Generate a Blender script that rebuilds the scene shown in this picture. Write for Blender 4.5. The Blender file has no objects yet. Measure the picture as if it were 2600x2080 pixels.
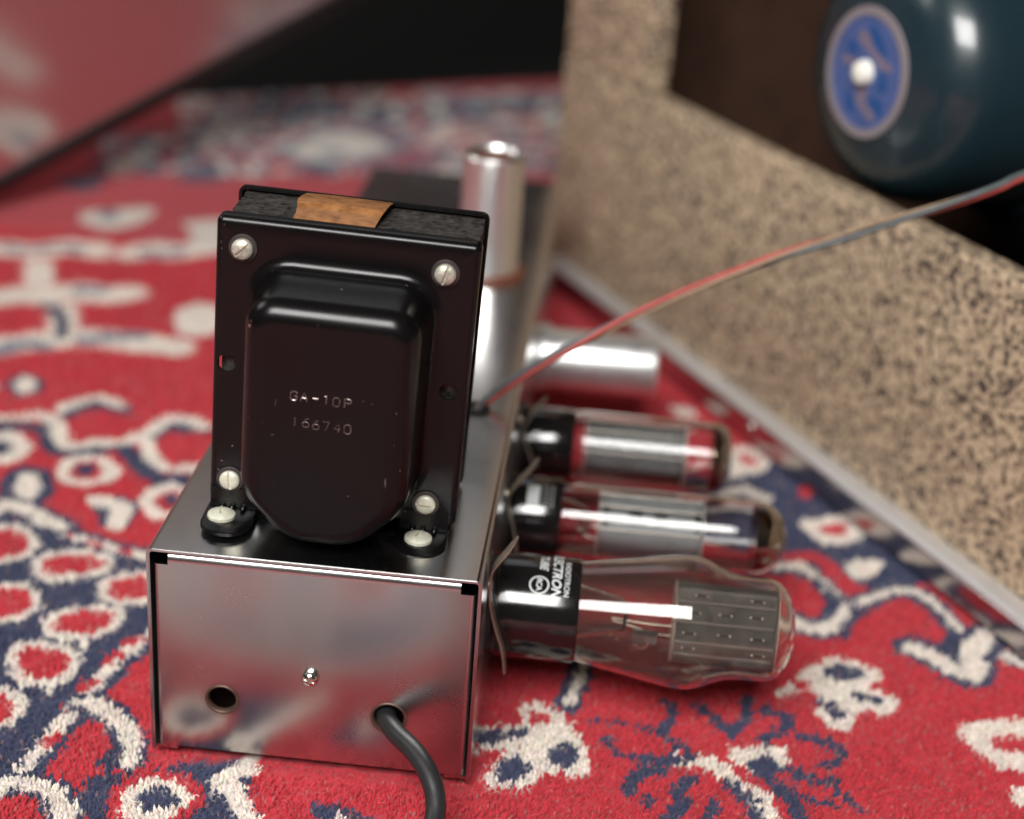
import bpy, bmesh, math, random
import numpy as np
from mathutils import Vector, Matrix

random.seed(7)
rng = np.random.default_rng(7)
MM = 0.001
sc = bpy.context.scene
COL = sc.collection

# ------------------------------------------------------------------ camera
cam_data = bpy.data.cameras.new('camera')
cam = bpy.data.objects.new('camera', cam_data)
COL.objects.link(cam)
PITCH, YAW, ROLL = math.radians(24.622), math.radians(-2.939), math.radians(4.266)
fwd = Vector((math.sin(YAW)*math.cos(PITCH), math.cos(YAW)*math.cos(PITCH), -math.sin(PITCH)))
rt0 = Vector((math.cos(YAW), -math.sin(YAW), 0)); up0 = rt0.cross(fwd)
right = math.cos(ROLL)*rt0 + math.sin(ROLL)*up0
upv = -math.sin(ROLL)*rt0 + math.cos(ROLL)*up0
m = Matrix((right, upv, -fwd)).transposed().to_4x4()
m.translation = Vector((125.0, -394.59, 309.12))*MM
cam.matrix_world = m
cam_data.sensor_width = 36.0
cam_data.lens = 3.994*1000/2600*36
cam_data.clip_start = 0.01; cam_data.clip_end = 100
cam_data.dof.use_dof = True
cam_data.dof.focus_distance = 0.464
cam_data.dof.aperture_fstop = 5.0
cam_data.dof.aperture_blades = 9
sc.camera = cam

# ------------------------------------------------------------------ world and lamps
w = bpy.data.worlds.new('World'); sc.world = w; w.use_nodes = True
bg = w.node_tree.nodes['Background']
bg.inputs['Color'].default_value = (1.0, 0.93, 0.86, 1); bg.inputs['Strength'].default_value = 0.035

def area(name, loc, target, sx, sy, power, color):
    d = bpy.data.lights.new(name, 'AREA'); d.shape = 'RECTANGLE'; d.size = sx; d.size_y = sy
    d.energy = power; d.color = color
    o = bpy.data.objects.new(name, d); COL.objects.link(o)
    o.location = loc
    o.rotation_euler = (Vector(target)-Vector(loc)).to_track_quat('-Z', 'Y').to_euler()
    return o
area('softbox_key', (-0.095, -0.98, 1.16), (-0.08, 0.10, 0.05), 0.92, 0.58, 39.0, (1.0, 0.98, 0.955))
area('fill_left', (-1.25, 0.25, 1.15), (0.05, 0.25, 0.0), 0.7, 0.5, 4.5, (1.0, 0.96, 0.92))  # added fill lamp on the left, no known source there
area('wall_bounce_back', (-0.35, 2.3, 2.05), (0.05, 0.2, 0.0), 2.8, 1.1, 6.5, (0.94, 0.97, 1.0))  # added lamp imitating bounce off a pale wall, no softbox stands there

sc.view_settings.view_transform = 'Standard'
sc.view_settings.look = 'None'
sc.view_settings.exposure = 0.0
sc.view_settings.gamma = 1.0
sc.render.engine = 'CYCLES'
sc.cycles.use_denoising = True
sc.cycles.max_bounces = 14
sc.cycles.transmission_bounces = 10
sc.cycles.transparent_max_bounces = 12
sc.cycles.sample_clamp_indirect = 6.0

# ------------------------------------------------------------------ materials
def new_mat(name):
    mt = bpy.data.materials.new(name); mt.use_nodes = True
    nt = mt.node_tree
    return mt, nt, nt.nodes['Principled BSDF']
def N(nt, t, **kw):
    n = nt.nodes.new(t)
    for k, v in kw.items(): setattr(n, k, v)
    return n
def ramp(nt, src, stops):
    r = N(nt, 'ShaderNodeValToRGB')
    while len(r.color_ramp.elements) < len(stops): r.color_ramp.elements.new(0.5)
    for el, (p, c) in zip(r.color_ramp.elements, stops):
        el.position = p; el.color = c if len(c) == 4 else (*c, 1)
    nt.links.new(src, r.inputs[0]); return r
def noise(nt, scale, detail=4, rough=0.55, vec=None):
    n = N(nt, 'ShaderNodeTexNoise'); n.inputs['Scale'].default_value = scale
    n.inputs['Detail'].default_value = detail; n.inputs['Roughness'].default_value = rough
    if vec is None:
        tc = N(nt, 'ShaderNodeTexCoord'); vec = tc.outputs['Object']
    nt.links.new(vec, n.inputs['Vector']); return n
def g(v): return (v, v, v, 1)
def bump(nt, bsdf, src, strength, dist):
    b = N(nt, 'ShaderNodeBump'); b.inputs['Strength'].default_value = strength; b.inputs['Distance'].default_value = dist
    nt.links.new(src, b.inputs['Height']); nt.links.new(b.outputs['Normal'], bsdf.inputs['Normal']); return b

def simple(name, color, rough=0.5, metal=0.0, var=0.0, vscale=300, coat=0.0, rvar=0.0, bstr=0.0, spec=None):
    mt, nt, b = new_mat(name)
    b.inputs['Base Color'].default_value = (*color, 1); b.inputs['Roughness'].default_value = rough
    b.inputs['Metallic'].default_value = metal; b.inputs['Coat Weight'].default_value = coat
    if spec is not None: b.inputs['Specular IOR Level'].default_value = spec
    if var or rvar or bstr:
        n = noise(nt, vscale, 6)
        if var:
            lo = tuple(max(0, c*(1-var)) for c in color); hi = tuple(min(1, c*(1+var)) for c in color)
            r = ramp(nt, n.outputs['Fac'], [(0.3, lo), (0.7, hi)]); nt.links.new(r.outputs[0], b.inputs['Base Color'])
        if rvar:
            r = ramp(nt, n.outputs['Fac'], [(0.3, g(max(0, rough-rvar))), (0.7, g(rough+rvar))]); nt.links.new(r.outputs[0], b.inputs['Roughness'])
        if bstr: bump(nt, b, n.outputs['Fac'], bstr, 0.0003)
    return mt

def mix(nt, fac, a, b):
    x = N(nt, 'ShaderNodeMix', data_type='RGBA')
    if hasattr(fac, 'links') or not isinstance(fac, (int, float)): nt.links.new(fac, x.inputs[0])
    else: x.inputs[0].default_value = fac
    for s, i in ((a, 6), (b, 7)):
        if isinstance(s, tuple): x.inputs[i].default_value = s if len(s) == 4 else (*s, 1)
        else: nt.links.new(s, x.inputs[i])
    return x.outputs[2]

def chrome(name, base, rough, rustholes=()):
    mt, nt, b = new_mat(name)
    tc = N(nt, 'ShaderNodeTexCoord')
    big = noise(nt, 22, 4, 0.5, tc.outputs['Object'])
    r = ramp(nt, big.outputs['Fac'], [(0.3, g(rough*0.8)), (0.7, g(rough*1.3))])
    fine = noise(nt, 1800, 3, 0.6, tc.outputs['Object'])
    rr = mix(nt, 0.07, r.outputs[0], fine.outputs['Color'])
    nt.links.new(rr, b.inputs['Roughness'])
    b.inputs['Metallic'].default_value = 1.0
    specks = noise(nt, 420, 2, 0.5, tc.outputs['Object'])
    sr = ramp(nt, specks.outputs['Fac'], [(0.84, g(0)), (0.88, g(1))])
    colr = ramp(nt, big.outputs['Fac'], [(0.3, tuple(c*0.93 for c in base)), (0.7, base)])
    col = mix(nt, sr.outputs[0], colr.outputs[0], (0.75, 0.72, 0.68))
    for hx, hz, hr in rustholes:
        sep = N(nt, 'ShaderNodeVectorMath', operation='DISTANCE')
        nt.links.new(tc.outputs['Object'], sep.inputs[0]); sep.inputs[1].default_value = (hx*MM, 1.0*MM, hz*MM)
        wob = N(nt, 'ShaderNodeMath', operation='MULTIPLY_ADD'); nt.links.new(big.outputs['Fac'], wob.inputs[0])
        wob.inputs[1].default_value = 0.0012; nt.links.new(sep.outputs['Value'], wob.inputs[2])
        hr_ = ramp(nt, wob.outputs[0], [((hr+0.9)*MM, g(0.8)), ((hr+2.2)*MM, g(0))])
        col = mix(nt, hr_.outputs[0], col, (0.30, 0.17, 0.10))
    nt.links.new(col, b.inputs['Base Color'])
    bn = noise(nt, 60, 2, 0.5, tc.outputs['Object'])
    bump(nt, b, bn.outputs['Fac'], 0.03, 0.001)
    return mt

M = {}
M['chrome'] = chrome('plated_steel', (0.68, 0.68, 0.68), 0.20)
M['chrome_end'] = chrome('plated_steel_end', (0.64, 0.635, 0.63), 0.215, [(22.2, 20.4, 4.6), (74.0, 20.0, 4.9)])
M['rail'] = chrome('polished_rail', (0.62, 0.60, 0.60), 0.14)

def enamel():
    mt, nt, b = new_mat('black_enamel')
    tc = N(nt, 'ShaderNodeTexCoord')
    n1 = noise(nt, 520, 2, 0.5, tc.outputs['Object'])
    s1 = ramp(nt, n1.outputs['Fac'], [(0.755, g(0)), (0.80, g(1))])
    mp = N(nt, 'ShaderNodeMapping'); mp.inputs['Scale'].default_value = (1, 1, 0.22); mp.inputs['Rotation'].default_value = (0, 0.9, 0)
    nt.links.new(tc.outputs['Object'], mp.inputs[0])
    n2 = noise(nt, 260, 2, 0.5, mp.outputs[0])
    s2 = ramp(nt, n2.outputs['Fac'], [(0.765, g(0)), (0.80, g(1))])
    ad = N(nt, 'ShaderNodeMath', operation='ADD'); ad.use_clamp = True
    nt.links.new(s1.outputs[0], ad.inputs[0]); nt.links.new(s2.outputs[0], ad.inputs[1])
    ms = N(nt, 'ShaderNodeMath', operation='MULTIPLY'); nt.links.new(ad.outputs[0], ms.inputs[0]); ms.inputs[1].default_value = 0.22
    col = mix(nt, ms.outputs[0], (0.0032, 0.0028, 0.0030), (0.34, 0.29, 0.26))
    b.inputs['Specular IOR Level'].default_value = 0.31
    nt.links.new(col, b.inputs['Base Color'])
    n3 = noise(nt, 45, 5, 0.6, tc.outputs['Object'])
    rr = ramp(nt, n3.outputs['Fac'], [(0.3, g(0.20)), (0.7, g(0.29))])
    nt.links.new(rr.outputs[0], b.inputs['Roughness'])
    n4 = noise(nt, 900, 2, 0.5, tc.outputs['Object']); bump(nt, b, n4.outputs['Fac'], 0.05, 0.0002)
    return mt
M['enamel'] = enamel()
M['stamp'] = simple('stamped_bare_metal', (0.42, 0.36, 0.33), 0.32, 0.85, var=0.7, vscale=900)
M['zinc'] = simple('zinc_screw', (0.55, 0.53, 0.44), 0.48, 0.6, var=0.28, vscale=700, rvar=0.1, bstr=0.5)
M['nickel'] = simple('dull_yellowed_nickel', (0.66, 0.65, 0.53), 0.5, 0.35, var=0.16, vscale=500, bstr=0.4)
M['bright_screw'] = simple('bright_steel_screw', (0.72, 0.70, 0.64), 0.16, 1.0, bstr=0.3, vscale=600)
M['washer'] = simple('dark_fibre_washer', (0.030, 0.024, 0.023), 0.55, 0.0, var=0.3)
M['slot'] = simple('dark_slot', (0.05, 0.045, 0.03), 0.7)  # dark tone on the cutters for the screw slots
M['lam'] = simple('core_lamination', (0.050, 0.044, 0.040), 0.40, 0.45, var=0.75, vscale=420, rvar=0.12, bstr=0.6)
def kraft():
    mt, nt, b = new_mat('amber_paper')
    n = noise(nt, 240, 6, 0.65); r = ramp(nt, n.outputs['Fac'], [(0.25, (0.10, 0.036, 0.012)), (0.5, (0.25, 0.105, 0.034)), (0.8, (0.36, 0.175, 0.065))])
    nt.links.new(r.outputs[0], b.inputs['Base Color']); b.inputs['Roughness'].default_value = 0.38
    bump(nt, b, n.outputs['Fac'], 0.3, 0.0003); return mt
M['kraft'] = kraft()
M['bakelite'] = simple('black_bakelite', (0.007, 0.0065, 0.0065), 0.12, 0.0, rvar=0.03, vscale=200, spec=0.85)
M['dark'] = simple('dark_socket_and_shade', (0.012, 0.011, 0.010), 0.6)
M['print'] = simple('silver_white_print', (0.62, 0.64, 0.64), 0.5)
M['printfaint'] = simple('worn_print', (0.16, 0.165, 0.165), 0.5)
M['plate_dark'] = simple('carbonised_plate', (0.075, 0.078, 0.080), 0.42, 0.3, var=0.3, vscale=260, rvar=0.08)
M['rib'] = simple('rolled_rib', (0.20, 0.20, 0.20), 0.35, 0.7)
M['plate_grey'] = simple('grey_plate', (0.27, 0.28, 0.29), 0.45, 0.3, var=0.12, vscale=200)
M['mica'] = simple('mica', (0.55, 0.52, 0.48), 0.3, 0.0)
M['wire_metal'] = simple('nickel_wire', (0.6, 0.57, 0.52), 0.25, 1.0)
M['copper'] = simple('copper_wire', (0.75, 0.35, 0.16), 0.25, 1.0)
M['getter'] = simple('getter_mirror', (0.22, 0.175, 0.13), 0.12, 1.0, var=0.5, vscale=90)
M['spring'] = simple('tan_spring_steel', (0.36, 0.31, 0.25), 0.42, 0.75, var=0.2)
M['alu'] = simple('aluminium', (0.83, 0.82, 0.81), 0.33, 1.0, var=0.03, rvar=0.02, vscale=60)
M['alu_shield'] = simple('dull_aluminium_shield', (0.86, 0.87, 0.86), 0.36, 0.9, rvar=0.05, vscale=120)
M['phenolic'] = simple('brown_phenolic_and_reflection', (0.14, 0.045, 0.025), 0.4, var=0.3)
M['rubber'] = simple('black_rubber_cord', (0.016, 0.016, 0.017), 0.42, 0.0, rvar=0.06, vscale=400, bstr=0.15)
M['w_red'] = simple('red_wire', (0.36, 0.050, 0.042), 0.45, var=0.15)
M['w_grey'] = simple('grey_wire', (0.085, 0.10, 0.105), 0.4, var=0.2)
M['w_tan'] = simple('tan_wire', (0.28, 0.19, 0.12), 0.5, var=0.2)
M['floor'] = simple('dark_floor', (0.006, 0.005, 0.0045), 0.75, spec=0.15)
M['baffle'] = simple('brown_baffle', (0.050, 0.024, 0.015), 0.8, var=0.25, vscale=40, spec=0.2)
M['blackwood'] = simple('black_inside', (0.012, 0.010, 0.009), 0.8, spec=0.2)
M['teal'] = simple('dark_teal_cover', (0.010, 0.025, 0.033), 0.30, 0.0, coat=0.35, rvar=0.05, vscale=60)
M['basket'] = simple('grey_basket', (0.012, 0.013, 0.014), 0.5, 0.3)
M['lab_blue'] = simple('label_blue', (0.060, 0.100, 0.26), 0.5, var=0.2, vscale=60)
M['lab_deep'] = simple('label_deep_blue', (0.012, 0.070, 0.23), 0.5)
M['lab_rim'] = simple('label_silver_rim', (0.30, 0.27, 0.29), 0.4, 0.3)
M['lab_peach'] = simple('label_peach_print', (0.17, 0.14, 0.20), 0.5)
M['white'] = simple('white_cap', (0.78, 0.77, 0.70), 0.45)
M['frame'] = simple('black_frame', (0.008, 0.008, 0.008), 0.4)
M['lip'] = simple('pale_aluminium_lip', (0.80, 0.79, 0.78), 0.42, 0.75, rvar=0.06, vscale=90)
M['paperlabel'] = simple('pale_label', (0.45, 0.48, 0.47), 0.6)

def glass(name, tint, rough=0.0):
    mt, nt, b = new_mat(name)
    b.inputs['Transmission Weight'].default_value = 1.0; b.inputs['IOR'].default_value = 1.47
    b.inputs['Base Color'].default_value = (*tint, 1); b.inputs['Roughness'].default_value = rough
    return mt
M['glass'] = glass('clear_tube_glass', (0.97, 0.965, 0.955))
M['glass_smoke'] = glass('smoky_tube_glass', (0.87, 0.81, 0.75))
M['glass_smoke'].node_tree.nodes['Principled BSDF'].inputs['Transmission Weight'].default_value = 0.986

def tolex():
    mt, nt, b = new_mat('mottled_tan_covering')
    tc = N(nt, 'ShaderNodeTexCoord')
    n = noise(nt, 270, 4, 0.66, tc.outputs['Object'])
    v = N(nt, 'ShaderNodeTexVoronoi'); v.inputs['Scale'].default_value = 560
    wv = noise(nt, 200, 2, 0.5, tc.outputs['Object'])
    av = N(nt, 'ShaderNodeVectorMath', operation='MULTIPLY_ADD'); nt.links.new(wv.outputs['Color'], av.inputs[0])
    av.inputs[1].default_value = (0.004, 0.004, 0.004); nt.links.new(tc.outputs['Object'], av.inputs[2])
    nt.links.new(av.outputs[0], v.inputs['Vector'])
    sx = N(nt, 'ShaderNodeSeparateColor'); nt.links.new(v.outputs['Color'], sx.inputs[0])
    ad = N(nt, 'ShaderNodeMath', operation='MULTIPLY_ADD'); nt.links.new(n.outputs['Fac'], ad.inputs[0]); ad.inputs[1].default_value = 1.1
    hf = N(nt, 'ShaderNodeMath', operation='MULTIPLY_ADD'); nt.links.new(sx.outputs[0], hf.inputs[0]); hf.inputs[1].default_value = 0.45; hf.inputs[2].default_value = -0.275
    nt.links.new(hf.outputs[0], ad.inputs[2])
    r = ramp(nt, ad.outputs[0], [(0.30, (0.055, 0.041, 0.037)), (0.41, (0.15, 0.11, 0.080)), (0.47, (0.41, 0.305, 0.20)), (0.66, (0.55, 0.42, 0.285))])
    big = noise(nt, 14, 3, 0.5, tc.outputs['Object']); br = ramp(nt, big.outputs['Fac'], [(0.3, g(0.86)), (0.7, g(1.05))])
    mul = N(nt, 'ShaderNodeMix', data_type='RGBA', blend_type='MULTIPLY'); mul.inputs[0].default_value = 1
    nt.links.new(r.outputs[0], mul.inputs[6]); nt.links.new(br.outputs[0], mul.inputs[7])
    nt.links.new(mul.outputs[2], b.inputs['Base Color']); b.inputs['Roughness'].default_value = 0.55
    bump(nt, b, ad.outputs[0], 0.5, 0.0006)
    return mt
M['tolex'] = tolex()

def mirror():
    mt, nt, b = new_mat('hazy_mirror')
    b.inputs['Base Color'].default_value = (0.72, 0.69, 0.68, 1); b.inputs['Metallic'].default_value = 0.86
    n = noise(nt, 5, 3); r = ramp(nt, n.outputs['Fac'], [(0.3, g(0.16)), (0.7, g(0.26))]); nt.links.new(r.outputs[0], b.inputs['Roughness'])
    return mt
M['mirror'] = mirror()

def rug_mat(name, pile):
    mt, nt, b = new_mat(name)
    at = N(nt, 'ShaderNodeAttribute'); at.attribute_name = 'Col'
    n = noise(nt, 900 if pile else 500, 4, 0.6)
    r = ramp(nt, n.outputs['Fac'], [(0.25, g(0.80)), (0.75, g(1.12))])
    mul = N(nt, 'ShaderNodeMix', data_type='RGBA', blend_type='MULTIPLY'); mul.inputs[0].default_value = 1
    nt.links.new(at.outputs['Color'], mul.inputs[6]); nt.links.new(r.outputs[0], mul.inputs[7])
    nt.links.new(mul.outputs[2], b.inputs['Base Color'])
    b.inputs['Roughness'].default_value = 0.95; b.inputs['Specular IOR Level'].default_value = 0.1
    b.inputs['Sheen Weight'].default_value = 0.12
    if not pile: bump(nt, b, n.outputs['Fac'], 0.8, 0.002)
    return mt
M['rug'] = rug_mat('wool_ground', False); M['pile'] = rug_mat('wool_pile', True)

# ------------------------------------------------------------------ mesh helpers (millimetres in, metres out)
def finish(name, verts, faces, mat, parent=None, smooth=30):
    me = bpy.data.meshes.new(name)
    me.from_pydata([tuple(c*MM for c in v) for v in verts], [], faces); me.validate(); me.update()
    return link(name, me, mat, parent, smooth)
def link(name, me, mat, parent=None, smooth=30):
    bm = bmesh.new(); bm.from_mesh(me); bmesh.ops.recalc_face_normals(bm, faces=bm.faces); bm.to_mesh(me); bm.free()
    if smooth:
        me.shade_smooth(); me.set_sharp_from_angle(angle=math.radians(smooth))
    if mat is not None: me.materials.clear(); me.materials.append(mat)
    o = bpy.data.objects.new(name, me); COL.objects.link(o)
    if parent is not None: o.parent = parent
    return o
def thing(name, label, cat, loc=(0, 0, 0), rot=(0, 0, 0), group=None):
    o = bpy.data.objects.new(name, None); COL.objects.link(o); o.empty_display_size = 0.02
    o.location = Vector(loc)*MM; o.rotation_euler = rot
    return tag(o, label, cat, group)
def tag(o, label, cat, group=None, kind=None):
    if label: o['label'] = label
    if cat: o['category'] = cat
    if group: o['group'] = group
    if kind: o['kind'] = kind
    return o
def share(src, name, parent, loc=(0, 0, 0), rot=(0, 0, 0), mat=None):
    o = bpy.data.objects.new(name, src.data); COL.objects.link(o)
    o.parent = parent; o.location = Vector(loc)*MM; o.rotation_euler = rot
    return o
def box(name, x0, x1, y0, y1, z0, z1, mat, parent=None, bev=0, seg=2):
    bm = bmesh.new(); bmesh.ops.create_cube(bm, size=1)
    for v in bm.verts:
        v.co = Vector(((x0+x1)/2+v.co.x*(x1-x0), (y0+y1)/2+v.co.y*(y1-y0), (z0+z1)/2+v.co.z*(z1-z0)))*MM
    if bev: bmesh.ops.bevel(bm, geom=list(bm.edges), offset=bev*MM, segments=seg, affect='EDGES', profile=0.5)
    me = bpy.data.meshes.new(name); bm.to_mesh(me); bm.free()
    return link(name, me, mat, parent)
def lathe_geo(prof, axis='z', n=48, close=False):
    V, Fc = [], []
    for a, r in prof:
        for i in range(n):
            t = 2*math.pi*i/n; c, s = r*math.cos(t), r*math.sin(t)
            V.append({'x': (a, c, s), 'y': (c, a, s), 'z': (c, s, a)}[axis])
    k = len(prof)
    for j in range(k-1 if not close else k):
        for i in range(n):
            a, b = j*n+i, j*n+(i+1) % n; c, d = ((j+1) % k)*n+(i+1) % n, ((j+1) % k)*n+i
            Fc.append((a, b, c, d))
    if not close:
        if prof[0][1] > 1e-6: Fc.append(tuple(range(n)))
        if prof[-1][1] > 1e-6: Fc.append(tuple((k-1)*n+i for i in range(n)))
    return V, Fc
def lathe(name, prof, mat, parent=None, axis='z', n=48, close=False, smooth=30):
    prof = [(a, max(r, 0.01)) for a, r in prof]
    return finish(name, *lathe_geo(prof, axis, n, close), mat, parent, smooth)
def catmull(P, k=8):
    P = [Vector(p) for p in P]; Q = [2*P[0]-P[1]]+P+[2*P[-1]-P[-2]]; out = []
    for i in range(1, len(Q)-2):
        a, b, c, d = Q[i-1:i+3]
        for j in range(k):
            t = j/k
            out.append(0.5*((2*b)+(c-a)*t+(2*a-5*b+4*c-d)*t*t+(3*b-a-3*c+d)*t**3))
    out.append(P[-1]); return out
def pipe_geo(path, r, n=10):
    V, Fc = [], []; path = [Vector(p) for p in path]
    up = Vector((0.13, 0.2, 0.97))
    for i, p in enumerate(path):
        t = (path[min(i+1, len(path)-1)]-path[max(i-1, 0)]).normalized()
        a = t.cross(up)
        if a.length < 1e-3: a = t.cross(Vector((1, 0, 0)))
        a.normalize(); b = t.cross(a).normalized(); up = -b if (-b).dot(up) > 0 else b
        for j in range(n):
            q = 2*math.pi*j/n; V.append(tuple(p+a*(r*math.cos(q))+b*(r*math.sin(q))))
    for i in range(len(path)-1):
        for j in range(n):
            Fc.append((i*n+j, i*n+(j+1) % n, (i+1)*n+(j+1) % n, (i+1)*n+j))
    Fc.append(tuple(range(n))); Fc.append(tuple((len(path)-1)*n+j for j in range(n)))
    return V, Fc
def pipe(name, path, r, mat, parent=None, n=10, k=8):
    if k: path = catmull(path, k)
    return finish(name, *pipe_geo(path, r, n), mat, parent, 60)
def join_geo(parts):
    V, Fc = [], []
    for v, f in parts:
        o = len(V); V += list(v); Fc += [tuple(i+o for i in q) for q in f]
    return V, Fc
def cut(o, cutters):
    for c in cutters:
        md = o.modifiers.new('b', 'BOOLEAN'); md.operation = 'DIFFERENCE'; md.object = c; md.solver = 'EXACT'
    bpy.context.view_layer.update()
    dg = bpy.context.evaluated_depsgraph_get()
    me = bpy.data.meshes.new_from_object(o.evaluated_get(dg))
    o.modifiers.clear(); o.data = me
    me.shade_smooth(); me.set_sharp_from_angle(angle=math.radians(30))
    for c in cutters: bpy.data.objects.remove(c, do_unlink=True)
    return o
def rpoly(corners, radii, d=0.0, na=8):
    """convex counter-clockwise polygon, inset by d, corners rounded by radius-d; constant vertex count"""
    n = len(corners); L = []
    for i in range(n):
        p, q = Vector(corners[i]), Vector(corners[(i+1) % n]); e = (q-p).normalized(); nn = Vector((-e.y, e.x))
        L.append((p+nn*d, e, nn))
    out = []
    for i in range(n):
        (p0, e0, n0), (p1, e1, n1) = L[i-1], L[i]
        cr = e0.x*e1.y-e0.y*e1.x; t = ((p1-p0).x*e1.y-(p1-p0).y*e1.x)/cr; c = p0+e0*t
        r = max(radii[i]-d, 0.2); ang = math.acos(max(-1, min(1, e0.dot(e1)))); tl = r*math.tan(ang/2)
        ctr = c-e0*tl+n0*r; a0 = math.atan2(-n0.y, -n0.x)
        for k in range(na+1):
            a = a0+ang*k/na; out.append((ctr.x+r*math.cos(a), ctr.y+r*math.sin(a)))
    return out
def loft(rings, cap0=False, cap1=True):
    n = len(rings[0]); V = [v for r in rings for v in r]; Fc = []
    for j in range(len(rings)-1):
        for i in range(n): Fc.append((j*n+i, j*n+(i+1) % n, (j+1)*n+(i+1) % n, (j+1)*n+i))
    if cap0: Fc.append(tuple(range(n)))
    if cap1: Fc.append(tuple((len(rings)-1)*n+i for i in range(n)))
    return V, Fc

# ------------------------------------------------------------------ floor and rug
fl = finish('floor', [(-3000, -2500, -9), (4000, -2500, -9), (4000, 6000, -9), (-3000, 6000, -9)], [(0, 1, 2, 3)], M['floor'], None, 0)
fl['kind'] = 'structure'

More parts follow.
